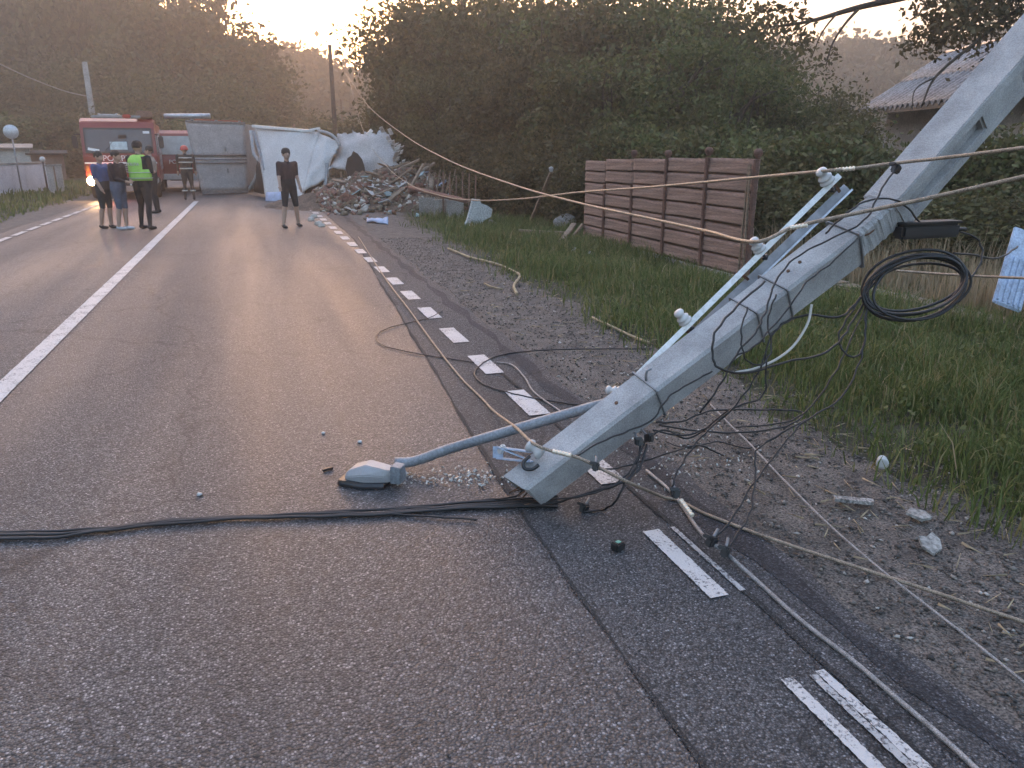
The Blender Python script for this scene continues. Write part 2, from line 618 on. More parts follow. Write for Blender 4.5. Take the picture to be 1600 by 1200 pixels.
edgeR = [(1.98 + 0.012 * max(0, min(y, 20)) + wobble(y, 0.022), y) for y in YS]
edgeL = [(-5.0 + wobble(y, 0.02, 3), y) for y in YS]
seamX = [(1.05 + 0.055 * max(0, min(y - 3, 12)) * (1 if y > 3 else 0) + wobble(y, 0.004, 1), y) for y in YS]
road = tag(strip('road', edgeL, edgeR, 0.0, M_ROAD), kind='structure')
strip('asphalt_patch', seamX, [(x - 0.004, y) for x, y in edgeR], 0.004, M_PATCH, road)
strip('tar_seam', [(x - 0.010 + wobble(y, 0.005, 2), y) for x, y in seamX], [(x + 0.010 + wobble(y, 0.006, 6), y) for x, y in seamX], 0.0065, M_SEAM, road)
strip('tar_band', [(x - 0.17 + wobble(y, 0.03, 4), y) for x, y in edgeR], [(x - 0.08 + wobble(y, 0.026, 9), y) for x, y in edgeR], 0.007, M_TAR, road)
strip('tar_seam', [(1.66 - 0.008 + wobble(y, 0.008, 8), y) for y in YS if y < 6], [(1.675 + wobble(y, 0.009, 8), y) for y in YS if y < 6], 0.0105, M_SEAM, road)
# gravel shoulders
gr_in = [(x - 0.25, y) for x, y in edgeR]
gr_out = [(3.18 + 0.03 * max(0, min(y - 5, 18)) + wobble(y, 0.09, 3), y) for y in YS]
tag(strip('shoulder', gr_in, gr_out, -0.012, M_GRAVEL), kind='structure')
tag(strip('shoulder', [(-6.0 + wobble(y, 0.1, 7), y) for y in YS], [(x + 0.25, y) for x, y in edgeL], -0.012, M_GRAVEL), kind='structure')

# painted markings
def mark(x0, x1, y0, y1, mat, z=0.0115, rag=0.0022):
    k = max(8, int((y1 - y0) / 0.014))
    k = min(k, 900)
    yy = [y0 + (y1 - y0) * i / k for i in range(k + 1)]
    a = [(x0 + random.uniform(-rag, rag), y) for y in yy]
    b = [(x1 + random.uniform(-rag, rag), y) for y in yy]
    return strip('road_marking', a, b, z, mat, road)


mark(-1.92, -1.77, -20, 27.6, M_PAINT, 0.008)
y = 0.10
dash = []
yy0 = 1.17
edges = [(0.1, 0.62), (1.17, 1.72), (2.2, 2.76), (3.28, 3.83), (4.39, 4.93), (5.39, 5.95), (6.42, 7.01), (7.48, 8.06)]
yk = 8.55
while yk < 27:
    edges.append((yk, yk + 0.56))
    yk += 1.055
for i, (a, b) in enumerate(edges):
    bend = -0.012 * max(0, a - 10)
    if i <= 1:
        mark(1.470, 1.515, a, b, M_PAINT)
        mark(1.572, 1.60, a, b - 0.01, M_PAINT_OLD)
        mark(1.604, 1.64, a, b, M_PAINT)
    elif i == 2:
        mark(1.512, 1.592, a, b, M_PAINT)
        mark(1.650, 1.672, a + 0.01, b, M_PAINT_OLD)
    else:
        mark(1.545 + bend, 1.69 + bend, a, b, M_PAINT)
yk = 12.0
while yk < 36:
    mark(-4.66, -4.54, yk, yk + 0.85, M_PAINT)
    yk += 1.12

# ------------------------------------------------------------------ far hill
HPTS = [(-700, -260), (100, 0), (300, 60), (440, 84), (480, 94), (510, 108), (545, 116), (700, 100), (1000, 84), (1250, 72), (1420, 78), (1600, 60), (2200, -40)]
haz, hel = [], []
for px, py in HPTS:
    r = _ray(px, py)
    haz.append(math.atan2(r.x, r.y))
    hel.append(r.z / math.hypot(r.x, r.y))
NA, NR = 120, 16
az = np.linspace(R(-85), R(95), NA)
rr = np.linspace(0, 1, NR)
hv = []
for t in rr:
    for a in az:
        ridge = 130 + 12 * math.sin(a * 3.1)
        el = np.interp(a, haz, hel)
        top = (ridge * el + CAM_H) * 0.90
        rad = 86 + (ridge - 86) * min(1, t * 1.5) if t < 0.667 else ridge + (t - 0.667) * 420
        hgt = top * (math.sin(min(1, t * 1.5) * math.pi / 2) ** 1.3 if t < 0.667 else 1 - (t - 0.667) * 1.6)
        hgt += math.sin(a * 40 + t * 9) * 0.4
        hv.append((rad * math.sin(a), rad * math.cos(a), hgt - 0.5))
hi_ = np.arange(NR - 1)[:, None] * NA + np.arange(NA - 1)[None]
hf = np.stack([hi_, hi_ + 1, hi_ + 1 + NA, hi_ + NA], -1).reshape(-1, 4)
tag(np_mesh('hills', hv, hf, M_HILL, smooth=True), kind='structure')
hv = np.array(hv)


def leaf_quads(centres, size, flat=0.6, jitter=0.4, aspect=0.55):
    """one small diamond leaf per centre, random turn"""
    n = len(centres)
    u = RNG.normal(size=(n, 3))
    u /= np.linalg.norm(u, axis=1)[:, None]
    w = RNG.normal(size=(n, 3))
    w -= u * np.sum(u * w, 1)[:, None]
    w /= np.linalg.norm(w, axis=1)[:, None]
    s = size * (1 + RNG.uniform(-jitter, jitter, n))[:, None]
    c = np.asarray(centres)
    v = np.stack([c - u * s * 0.5, c + w * s * aspect * 0.5, c + u * s * 0.5, c - w * s * aspect * 0.5], 1).reshape(-1, 3)
    f = np.arange(n * 4).reshape(-1, 4)
    return v, f


# far wood covering the hill: reads as one mass
cs = []
rows = hv.reshape(NR, NA, 3)
for _ in range(2600):
    a = RNG.uniform(0.06, 0.94) * (NA - 1)
    t = RNG.uniform(0.15, 0.70) * (NR - 1)
    i, j = int(t), int(a)
    p = rows[i, j] + (rows[i + 1, j] - rows[i, j]) * (t - i) + (rows[i, j + 1] - rows[i, j]) * (a - j)
    hgt = RNG.uniform(2.0, 4.0)
    k = 48
    q = RNG.normal(size=(k, 3)) * np.array([1.1, 1.1, hgt * 0.26]) + p + np.array([0, 0, hgt * 0.45])
    cs.append(q)
lv, lf = leaf_quads(np.concatenate(cs), 0.85, aspect=0.8)
tag(np_mesh('far_wood', lv, lf, M_LEAF_B), 'dark far-off wood covering the hill at the end of the road', 'wood', kind='stuff')


# ------------------------------------------------------------------ trees
def crown_points(nleaf, rx, ry, z0, z1, nclump, cr, seed, top_thin=0.0, low=0.35):
    """leaf centres gathered in clumps through an egg-shaped volume"""
    g = np.random.default_rng(seed)
    cl = []
    while len(cl) < nclump:
        p = g.uniform(-1, 1, 3)
        d = np.linalg.norm(p)
        if d > 1 or d < low:
            continue
        cl.append(p * (0.75 + 0.35 * g.random()))
    cl = np.array(cl)
    zc, zr = (z0 + z1) / 2, (z1 - z0) / 2
    cl = cl * np.array([rx, ry, zr]) + np.array([0, 0, zc])
    wts = g.uniform(0.4, 1.5, nclump)
    wts /= wts.sum()
    which = g.choice(nclump, nleaf, p=wts)
    off = g.normal(size=(nleaf, 3)) * cr * np.array([1, 1, 0.75])
    pts = cl[which] + off
    if top_thin:
        keep = g.random(nleaf) > top_thin * np.clip((pts[:, 2] - zc) / zr * 1.6, 0, 1)
        pts = pts[keep]
    pts = pts[pts[:, 2] > 0.05]
    return pts, cl


def make_tree(name, h, rx, nleaf, leaf, mat, seed, nclump=60, cr=0.35, base=0.12, trunk=True, lean=(0, 0), top_thin=0.0, tr=0.11):
    root = empty(name)
    pts, cl = crown_points(nleaf, rx, rx * 0.95, h * base, h, nclump, cr, seed, top_thin)
    pts[:, 0] += lean[0] * pts[:, 2] / h
    pts[:, 1] += lean[1] * pts[:, 2] / h
    v, f = leaf_quads(pts, leaf)
    np_mesh('crown', v, f, mat, root)
    g = random.Random(seed)
    mb = MB()
    path = [(lean[0] * t * t + g.uniform(-.06, .06) * h * 0.3, lean[1] * t * t + g.uniform(-.06, .06) * h * 0.3, h * t * 0.8) for t in (0, .2, .45, .7, 1)]
    path[0] = (0, 0, -0.1)
    mb.tube(spline(path, 3), [tr * (1 - 0.85 * i / 12) for i in range(13)], 7)
    for i in range(9):
        t = 0.2 + 0.06 * i
        s = Vector((lean[0] * t * t, lean[1] * t * t, h * t * 0.8))
        c = Vector(cl[g.randrange(len(cl))])
        c.x += lean[0] * c.z / h
        if c.z < s.z:
            c.z = s.z + 0.4
        m = (s + c) / 2 + Vector((g.uniform(-.2, .2), g.uniform(-.2, .2), 0.15))
        mb.tube(spline([s, m, c], 3), [tr * 0.45, tr * 0.4, tr * 0.33, tr * 0.26, tr * 0.2, tr * 0.14, tr * 0.08], 5)
    mb.build('trunk', M_BARK, root)
    return root


def place(proto, used, name, loc, sc, rz, label, cat, group=None):
    o = proto if not used else copy_tree(proto)
    o.name = name
    o.location = loc
    o.scale = sc if isinstance(sc, tuple) else (sc, sc, sc)
    o.rotation_euler = (0, 0, rz)
    return tag(o, label, cat, group)


protoW = [make_tree('wood_tree', 10, 2.9, 5200, 0.42, M_LEAF_A, 21, 70, 0.6, 0.08),
          make_tree('wood_tree', 10, 2.6, 4800, 0.42, M_LEAF_B, 22, 64, 0.6, 0.08),
          make_tree('wood_tree', 10, 3.2, 5200, 0.40, M_LEAF_A, 23, 75, 0.62, 0.06)]
usedW = [0, 0, 0]
WL = 'tree in the dense dark wood rising on the slope behind the fire engines'
random.seed(5)
wood = []
# back rows, tall; (px, py of the top, distance)
for px in range(-260, 300, 42):
    wood.append((px + random.uniform(-14, 14), -80 + max(0, px - 60) * 0.14 + random.uniform(-40, 5), 66 + random.uniform(-5, 5)))
for px, py in [(215, -30), (255, -14), (292, 0), (326, 10), (358, 22), (386, 40), (402, 66)]:
    wood.append((px, py, 60 + random.uniform(-3, 3)))
for px in range(-240, 400, 46):
    wood.append((px + random.uniform(-16, 16), 70 + random.uniform(-30, 25) + max(0, px - 200) * 0.10, 56 + random.uniform(-3, 3)))
for px in range(-200, 420, 44):
    wood.append((px + random.uniform(-16, 16), 125 + random.uniform(-22, 20), 50 + random.uniform(-3, 3)))
for i, (px, py, d) in enumerate(wood):
    top = D(px, py, d)
    k = i % 3
    hgt = top.z
    s = hgt / 10.2
    w = max(0.62, min(1.15, s * 1.1))
    place(protoW[k], usedW[k], 'wood_tree', (top.x, top.y, -0.05), (w, w, s), random.uniform(0, 6.3), WL, 'tree', 'trees of the wood behind the fire engines')
    usedW[k] = 1

# roadside trees on the far side of the brown fence
protoR = [make_tree('roadside_tree', 6, 1.9, 16000, 0.135, M_LEAF_A, 31, 64, 0.30, 0.05, top_thin=0.9),
          make_tree('roadside_tree', 6, 1.7, 14500, 0.135, M_LEAF_B, 32, 58, 0.30, 0.05, top_thin=0.9),
          make_tree('roadside_tree', 6, 2.0, 16000, 0.125, M_LEAF_C, 33, 62, 0.29, 0.05, top_thin=0.9)]
usedR = [0, 0, 0]
RL = ['olive tree in the dense row of trees beyond the wreck debris', 'brownish tree in the dense row of trees beyond the wreck debris',
      'brighter green tree in the dense row of trees beyond the wreck debris']
rt = [(632, 96, 34, 0), (655, 50, 31, 1), (672, 12, 29, 0), (720, 0, 27, 1), (772, 8, 26, 0), (820, -6, 24, 1), (872, 6, 23, 0), (925, 20, 21.5, 2),
      (980, 0, 20.5, 1), (1035, 22, 19.5, 0), (1090, 4, 19, 2), (1150, 20, 18, 0), (1205, 52, 17.5, 2), (1255, 95, 17, 2), (1310, 120, 16.5, 0),
      (622, 150, 29, 1), (700, 110, 25, 0), (780, 90, 22, 1), (860, 100, 19.5, 1), (950, 90, 17.5, 0), (1060, 90, 16, 2), (1160, 110, 15, 2),
      (1290, 100, 21, 0), (650, 60, 40, 0), (760, 40, 36, 1), (900, 30, 32, 0), (1040, 50, 30, 1), (1160, 62, 28, 0)]
random.seed(12)
for px, py, d, k in rt:
    py += random.uniform(-35, 35)
    top = D(px, py - (105 if 640 < px < 1190 else 18), d)
    s = top.z / 6.15
    w = max(0.6, s) * random.uniform(0.85, 1.1)
    place(protoR[k], usedR[k], 'roadside_tree', (top.x, top.y, -0.05), (w, w, s), random.uniform(0, 6.3), RL[k], 'tree', 'row of trees along the road: ' + ['olive', 'brownish', 'bright green'][k])
    usedR[k] = 1

protoS = [make_tree('shrub', 2.2, 1.0, 5200, 0.10, M_LEAF_B, 41, 60, 0.22, 0.0, tr=0.04),
          make_tree('shrub', 2.2, 1.1, 5600, 0.10, M_LEAF_C, 42, 60, 0.22, 0.0, tr=0.04),
          make_tree('shrub', 2.2, 1.1, 5600, 0.11, M_LEAF_A, 43, 60, 0.24, 0.0, tr=0.04)]
usedS = [0, 0, 0]
SL = ['brown-green shrub in the thicket behind the fence line', 'bright green shrub in the thicket behind the fence line', 'olive shrub in the thicket behind the fence line']
sh = [(700, 205, 24, 0), (745, 190, 22, 0), (800, 200, 20, 0), (850, 195, 18.5, 0), (905, 185, 17, 0), (965, 180, 16, 2), (1030, 178, 15, 1), (1085, 185, 14.2, 2),
      (1140, 182, 13.6, 1), (1200, 190, 13, 1), (1255, 200, 12.6, 2), (1310, 185, 12.2, 1), (1330, 178, 12.4, 2), (1385, 236, 12.5, 0), (1450, 228, 11.5, 2), (1500, 200, 11, 1),
      (1550, 180, 10.8, 2), (1605, 175, 10.5, 1), (1660, 205, 10.2, 2), (640, 205, 29, 0), (600, 195, 33, 2), (572, 180, 36, 0),
      (1000, 225, 14.4, 0), (900, 235, 16, 0), (820, 240, 18, 0), (760, 245, 20, 0), (1240, 260, 11.6, 2), (1190, 240, 12.2, 2), (1480, 290, 10, 2), (1570, 280, 9.6, 2), (1640, 290, 9.4, 0)]
for px, py, d, k in sh:
    top = D(px, py, d)
    s = max(0.35, top.z / 2.3)
    w = max(0.75, s) * random.uniform(0.9, 1.15)
    place(protoS[k], usedS[k], 'shrub', (top.x, top.y, -0.03), (w, w, s), random.uniform(0, 6.3), SL[k], 'shrub', 'thicket behind the fence: ' + ['brown-green', 'bright green', 'olive'][k])
    usedS[k] = 1
# low bushes at the foot of the wood on the far left side
bush = [(-60, 150, 44, 2), (-10, 165, 42, 1), (35, 175, 43, 2), (80, 165, 44, 0), (120, 170, 44, 2), (165, 175, 46, 0), (215, 170, 47, 2), (265, 165, 48, 0), (310, 172, 46, 1),
        (350, 178, 45, 2), (395, 185, 52, 1), (440, 178, 55, 2), (480, 186, 50, 1), (515, 180, 48, 0), (548, 175, 45, 2), (425, 160, 60, 2), (470, 165, 62, 0), (330, 140, 52, 2)]
for px, py, d, k in bush:
    top = D(px, py, d)
    s = max(0.6, top.z / 2.3)
    w = s * random.uniform(1.1, 1.5)
    o = place(protoS[k], 1, 'bush', (top.x, top.y, -0.05), (w, w, s), random.uniform(0, 6.3),
              'bush at the foot of the wood behind the vehicles: ' + ['brown-green', 'bright green', 'olive'][k], 'bush', 'bushes at the foot of the wood: ' + ['brown-green', 'bright green', 'olive'][k])

# tall tree at the far right whose bare limbs reach into the sky
def leaning_tree():
    root = empty('overhanging_tree', (0, 0, 0), 0, 'tall dark tree with bare drooping limbs hanging above the ribbed roof', 'tree')
    base = G(1760, 350)
    base = Vector((13.6, 9.6, 0))
    mb = MB()
    fork = Vector((13.2, 9.9, 4.2))
    mb.tube(spline([base, base + Vector((-.1, .1, 2)), fork, fork + Vector((.2, .3, 3))], 4), [0.2, 0.19, 0.18, 0.17, 0.16, 0.15, 0.14, 0.13, 0.12, 0.1, 0.08, 0.06, 0.05], 9)
    tips = []

    def limb(pp, r0, r1):
        P = spline([D(*p) if not isinstance(p, Vector) else p for p in pp], 5)
        k = len(P)
        mb.tube(P, [r0 + (r1 - r0) * i / (k - 1) for i in range(k)], 6)
        tips.append(P)
    limb([fork, (1560, -60, 14.2), (1440, -12, 14.4), (1340, 12, 14.6), (1270, 32, 14.8), (1215, 42, 15)], 0.10, 0.018)
    limb([(1345, 10, 14.6), (1320, 38, 14.6), (1300, 70, 14.6), (1290, 105, 14.6)], 0.035, 0.010)
    limb([(1310, 18, 14.6), (1285, 50, 14.6), (1268, 90, 14.6)], 0.025, 0.008)
    limb([(1270, 32, 14.8), (1240, 52, 14.8), (1220, 80, 14.8)], 0.018, 0.006)
    limb([(1440, -12, 14.4), (1380, -2, 14.3), (1300, -6, 14.3), (1240, -18, 14.3)], 0.035, 0.01)
    limb([fork, (1600, 10, 13.8), (1520, 70, 13.6), (1462, 120, 13.5), (1440, 165, 13.5)], 0.05, 0.014)
    limb([(1462, 120, 13.5), (1430, 140, 13.4), (1425, 175, 13.4)], 0.016, 0.006)
    mb.build('trunk', M_BARK, root)
    g = np.random.default_rng(77)
    pts = []
    # dense crown around the fork and beyond the frame, thin veil along the limbs
    for _ in range(330):
        c = np.array(D(1492 + 420 * g.random() ** 1.5, g.uniform(-220, 58), g.uniform(12.8, 15.5)))
        pts.append(c + g.normal(size=(80, 3)) * np.array([.3, .3, .22]))
    for _ in range(26):
        c = np.array(D(g.uniform(1180, 1500), g.uniform(-160, -42), g.uniform(13.6, 15.4)))
        pts.append(c + g.normal(size=(70, 3)) * np.array([.3, .3, .18]))
    for px, py, n, sp in [(1470, 40, 300, .2), (1440, 10, 60, .14), (1455, 65, 120, .16), (1420, 70, 80, .14), (1215, 40, 90, .18), (1240, 20, 60, .15), (1260, 62, 60, .12), (1200, 10, 80, .2), (1300, 88, 30, .1)]:
        c = np.array(D(px, py, 14.6))
        pts.append(c + g.normal(size=(n, 3)) * sp)
    pts = np.concatenate(pts)
    v, f = leaf_quads(pts, 0.12)
    np_mesh('crown', v, f, M_LEAF_B, root)
leaning_tree()


# ------------------------------------------------------------------ grass and loose ground cover
def blades(n, xr, yr, hmin, hmax, width, dens=None, seed=1, lean=0.5, zf=ground_z):
    g = np.random.default_rng(seed)
    x = g.uniform(xr[0], xr[1], n * 3)
    y = yr[0] + (yr[1] - yr[0]) * g.random(n * 3) ** 1.7
    if dens is not None:
        keep = g.random(len(x)) < dens(x, y)
        x, y = x[keep], y[keep]
    x, y = x[:n], y[:n]
    n = len(x)
    lump = 0.55 + 0.45 * ngrid(x * 1.9 + 3, y * 1.9) + 0.25 * ngrid(x * 5.1, y * 4.7)
    h = (hmin + (hmax - hmin) * g.random(n) ** 1.4) * np.clip(lump + 0.35, 0.35, 1.5)
    a = g.uniform(0, 2 * np.pi, n)
    la = g.uniform(0, 2 * np.pi, n)
    ln = lean * h * g.random(n)
    z = zf(x, y) - 0.01
    w = width * g.uniform(0.6, 1.4, n) * (1 + y.clip(0, 30) * 0.06)
    p = np.stack([x, y, z], 1)
    side = np.stack([np.cos(a), np.sin(a), np.zeros(n)], 1) * w[:, None]
    bend = np.stack([np.cos(la) * ln, np.sin(la) * ln, np.zeros(n)], 1)
    mid = p + bend * 0.35 + np.stack([0 * h, 0 * h, h * 0.55], 1)
    tip = p + bend + np.stack([0 * h, 0 * h, h * (0.9 - 0.25 * g.random(n))], 1)
    v = np.stack([p - side, p + side, mid + side * 0.8, mid - side * 0.8, tip], 1).reshape(-1, 3)
    b = np.arange(n)[:, None] * 5
    tri = np.concatenate([b + np.array([[0, 1, 2]]), b + np.array([[0, 2, 3]]), b + np.array([[3, 2, 4]])], 0)
    return v, tri


def dens_verge(x, y):
    edge = 3.10 + 0.03 * np.clip(y - 5, 0, 18) + 0.15 * np.sin(y * 1.7) + 0.1 * np.sin(y * 4.3)
    k = np.clip((x - edge + 0.45) / 1.15, 0, 1)
    return k * k * np.where(y > 17, 0.35, 1.0)


v, f = blades(120000, (2.9, 6.6), (0.6, 20), 0.05, 0.30, 0.0034, dens_verge, 3, 0.8)
tag(np_mesh('verge_grass', v, f, M_GRASS), 'lush green grass on the verge below the brown fence', 'grass', kind='stuff')
v, f = blades(1100, (3.3, 6.5), (0.8, 14), 0.18, 0.42, 0.0022, dens_verge, 23, 0.6)
tag(np_mesh('dry_stems', v, f, M_DRY), 'sparse dry stems standing in the verge grass', 'dry stems', kind='stuff')
v, f = blades(26000, (6.4, 10), (2.5, 12), 0.05, 0.22, 0.004, None, 4)
tag(np_mesh('far_grass', v, f, M_GRASS), 'green grass beyond the dry soil strip', 'grass', kind='stuff')
v, f = blades(16000, (-14, -5.7), (14, 46), 0.10, 0.34, 0.008, lambda x, y: np.clip((-5.6 - x) / 0.9, 0, 1), 5)
tag(np_mesh('left_verge_grass', v, f, M_GRASS), 'rough green grass below the whitewashed wall', 'grass', kind='stuff')
v, f = blades(9500, (6.75, 8.6), (4.0, 9.6), 0.35, 0.80, 0.0038, None, 6, 0.35)
tag(np_mesh('dry_grass', v, f, M_DRY), 'tall dry straw-coloured grass behind the soil strip', 'grass', kind='stuff')


g_ = np.random.default_rng(66)
wc = []
for _ in range(520):
    x, y = g_.uniform(3.2, 6.4), 0.8 + 13 * g_.random() ** 1.6
    if g_.random() > dens_verge(np.array([x]), np.array([y]))[0]:
        continue
    hh = g_.uniform(0.05, 0.16)
    wc.append(np.array([x, y, 0.02]) + g_.normal(size=(34, 3)) * np.array([.07, .07, 0]) + np.stack([np.zeros(34), np.zeros(34), g_.random(34) * hh], 1))
v, f = leaf_quads(np.concatenate(wc), 0.034, aspect=0.6)
tag(np_mesh('verge_weeds', v, f, M_LEAF_C), 'broad-leaved weeds growing through the verge grass', 'weeds', kind='stuff')


def stones(n, xr, yr, smin, smax, seed, dens=None, zz=-0.008):
    g = np.random.default_rng(seed)
    x = g.uniform(*xr, n * 3)
    y = yr[0] + (yr[1] - yr[0]) * g.random(n * 3) ** 1.6
    if dens is not None:
        k = g.random(len(x)) < dens(x, y)
        x, y = x[k], y[k]
    x, y = x[:n], y[:n]
    n = len(x)
    s = smin + (smax - smin) * g.random(n) ** 3
    o = np.array([[1, 0, 0], [0, 1, 0], [-1, 0, 0], [0, -1, 0], [0, 0, 1], [0, 0, -1]], float)
    v = o[None] * g.uniform(0.55, 1.25, (n, 6, 1)) + g.uniform(-.25, .25, (n, 6, 3))
    v *= s[:, None, None] * np.stack([g.uniform(.7, 1.3, n), g.uniform(.7, 1.3, n), g.uniform(.4, .8, n)], 1)[:, None, :]
    a = g.uniform(0, 6.28, n)
    c, q = np.cos(a)[:, None], np.sin(a)[:, None]
    vx = v[:, :, 0] * c - v[:, :, 1] * q
    vy = v[:, :, 0] * q + v[:, :, 1] * c
    v = np.stack([vx + x[:, None], vy + y[:, None], v[:, :, 2] + zz + s[:, None] * 0.25], 2)
    t = np.array([[0, 1, 4], [1, 2, 4], [2, 3, 4], [3, 0, 4], [1, 0, 5], [2, 1, 5], [3, 2, 5], [0, 3, 5]])
    f = (np.arange(n) * 6)[:, None, None] + t[None]
    return v.reshape(-1, 3), f.reshape(-1, 3)


def stone_mat():
    m, nt, out = new_mat('gravel stones')
    g = nt.nodes.new('ShaderNodeNewGeometry')
    p = nt.nodes.new('ShaderNodeBsdfPrincipled')
    p.inputs['Roughness'].default_value = 0.85
    col = ramp(nt, g.outputs['Random Per Island'], [(0.0, (0.045, 0.04, 0.037)), (0.6, (0.13, 0.11, 0.095)), (0.93, (0.24, 0.205, 0.175)), (1.0, (0.5, 0.47, 0.43))])
    nt.links.new(col, p.inputs['Base Color'])
    nt.links.new(p.outputs[0], out.inputs[0])
    return m


M_STONES = stone_mat()
v, f = stones(26000, (1.9, 3.6), (0.6, 15), 0.003, 0.015, 8, lambda x, y: np.clip((3.7 - x) / 0.6, 0, 1) * np.clip((x - 1.9 - .012 * y) / 0.12, 0, 1))
tag(np_mesh('shoulder_gravel', v, f, M_STONES), 'loose grey-brown gravel on the road shoulder', 'gravel', kind='stuff')
v, f = stones(500, (-1.5, 1.9), (1.0, 14), 0.003, 0.007, 9, None, 0.003)
tag(np_mesh('road_grit', v, f, M_STONES), 'scattered grit lying on the asphalt', 'grit', kind='stuff')


def litter(n, area, lmin, lmax, wid, seed, thick=0.002, z=0.004):
    """thin bent flakes lying flat; area is a function giving (x, y)"""
    g = random.Random(seed)
    vs, fs = [], []
    for i in range(n):
        x, y = area(g)
        L = g.uniform(lmin, lmax)
        a = g.uniform(0, 6.28)
        w = wid * g.uniform(.5, 1.4)
        dx, dy = math.cos(a) * L / 2, math.sin(a) * L / 2
        nx, ny = -math.sin(a) * w / 2, math.cos(a) * w / 2
        zz = z + g.uniform(0, 0.006)
        b = len(vs)
        t1, t2 = g.uniform(0, 0.012), g.uniform(0, 0.012)
        vs += [(x - dx - nx, y - dy - ny, zz), (x + dx - nx, y + dy - ny, zz + t1), (x + dx + nx, y + dy + ny, zz + t1), (x - dx + nx, y - dy + ny, zz),
               (x - dx - nx, y - dy - ny, zz + thick), (x + dx - nx, y + dy - ny, zz + t1 + thick), (x + dx + nx, y + dy + ny, zz + t1 + thick), (x - dx + nx, y - dy + ny, zz + thick + t2)]
        fs += [(b, b + 3, b + 2, b + 1), (b + 4, b + 5, b + 6, b + 7), (b, b + 1, b + 5, b + 4), (b + 1, b + 2, b + 6, b + 5), (b + 2, b + 3, b + 7, b + 6), (b + 3, b, b + 4, b + 7)]
    return vs, fs


def on_px(px, py, sx, sy):
    def fn(g):
        p = G(g.gauss(px, sx), g.gauss(py, sy))
        return p.x, p.y
    return fn


v, f = litter(430, lambda g: (g.uniform(2.2, 3.5), 0.8 + 9 * g.random() ** 1.6), 0.03, 0.13, 0.004, 10, 0.0015, -0.002)
tag(np_mesh('straw_litter', v, f, M_STRAW), 'dry straw strewn over the gravel shoulder', 'straw', kind='stuff')
v1, f1 = litter(70, on_px(625, 752, 32, 6), 0.005, 0.014, 0.008, 12, 0.002, 0.003)
v2, f2 = litter(95, on_px(735, 748, 42, 8), 0.006, 0.022, 0.008, 13, 0.003, 0.003)
tag(np_mesh('lamp_glass_shards', v1 + v2, f1 + [tuple(i + len(v1) for i in q) for q in f2], M_SHARD), 'broken white glass and splinters on the asphalt by the fallen lamp', 'glass shards', kind='stuff')
v, f = litter(130, on_px(1080, 715, 62, 24), 0.004, 0.011, 0.007, 14, 0.004, 0.004)
tag(np_mesh('shoulder_glass_shards', v, f, M_SHARD), 'pale splinters scattered on the gravel under the fallen pole', 'splinters', kind='stuff')



# ================================================================== FALLEN POLE AND WHAT HANGS ON IT
S2 = math.sqrt(0.5)


def pole_frame(a, b):
    """axes of the square shaft: x = face turned to the sky, y = face turned down to the road, z = along the shaft"""
    z = (b - a).normalized()
    view = ((a + b) / 2 - _C).normalized()
    view = (view - z * view.dot(z)).normalized()
    n = z.cross(view)
    if n.z < 0:
        n = -n
    x = (n * 0.67 - view * 0.742)
    y = z.cross(x)
    if y.dot(-n - view) < 0:
        y = -y
        return Matrix((x, y, -z)).transposed(), z
    return Matrix((x, y, z)).transposed(), z


TIP = D(820, 764, 3.66)
BRK = D(1378, 338, 3.98)
UPE = D(1905, -262, 3.86)
poleM, pz = pole_frame(TIP, BRK)
poleU, pu = pole_frame(BRK, UPE)
pole = empty('concrete_pole', (TIP.x, TIP.y, 0), 0, 'snapped grey concrete utility pole leaning down with its top end on the road', 'utility pole')


def loc(o, parent):
    """keep world placement while parenting to an unrotated empty"""
    o.location = -Vector(parent.location)
    return o


def pole_piece(a, b, wa, wb, M, cut=0.0, jag=0.0, chamfer=0.014):
    mb = MB()
    L = (b - a).length
    z = (b - a).normalized()
    X, Y = M.col[0].to_3d(), M.col[1].to_3d()
    n = 26
    rings = []
    g = random.Random(3)
    for i in range(n + 1):
        t = i / n
        w = (wa + (wb - wa) * t) / 2
        c = chamfer
        out = [(w, w - c), (w - c, w), (-w + c, w), (-w, w - c), (-w, -w + c), (-w + c, -w), (w - c, -w), (w, -w + c)]
        ring = []
        for x, y in out:
            p = a + z * (L * t) + X * x + Y * y
            if i == 0:
                p += z * (cut * (-x + y) + g.uniform(-jag, jag))
            ring.append(mb.bm.verts.new(p))
        rings.append(ring)
    for r, q in zip(rings, rings[1:]):
        for j in range(8):
            mb.bm.faces.new((r[j], r[(j + 1) % 8], q[(j + 1) % 8], q[j]))
    mb.bm.faces.new(list(reversed(rings[0])))
    mb.bm.faces.new(rings[-1])
    return mb


COLLAR = TIP + pz * ((D(1322, 380, 3.95) - TIP).length)
loc(pole_piece(TIP, COLLAR, 0.170, 0.198, poleM, 0.15, 0.022).build('lower_shaft', M_CONC, pole), pole)
# thin neck where the shaft cracked, with crumbled concrete
NECK_E = BRK + pu * 0.10
neck = pole_piece(COLLAR - pz * 0.04, NECK_E, 0.172, 0.178, pole_frame(COLLAR, NECK_E)[0], 0.0, 0.0, 0.02).build('cracked_neck', M_CONC, pole)
for vtx in neck.data.vertices:
    vtx.co += Vector((random.uniform(-1, 1), random.uniform(-1, 1), random.uniform(-1, 1))) * 0.005
loc(neck, pole)
# upper shaft: solid sky face, road-side face hollowed by long slots between two flanges
UA = BRK + pu * 0.02
UL = (UPE - UA).length
mb = MB()
WU = 0.20
X, Y, Z = poleU.col[0].to_3d(), poleU.col[1].to_3d(), pu


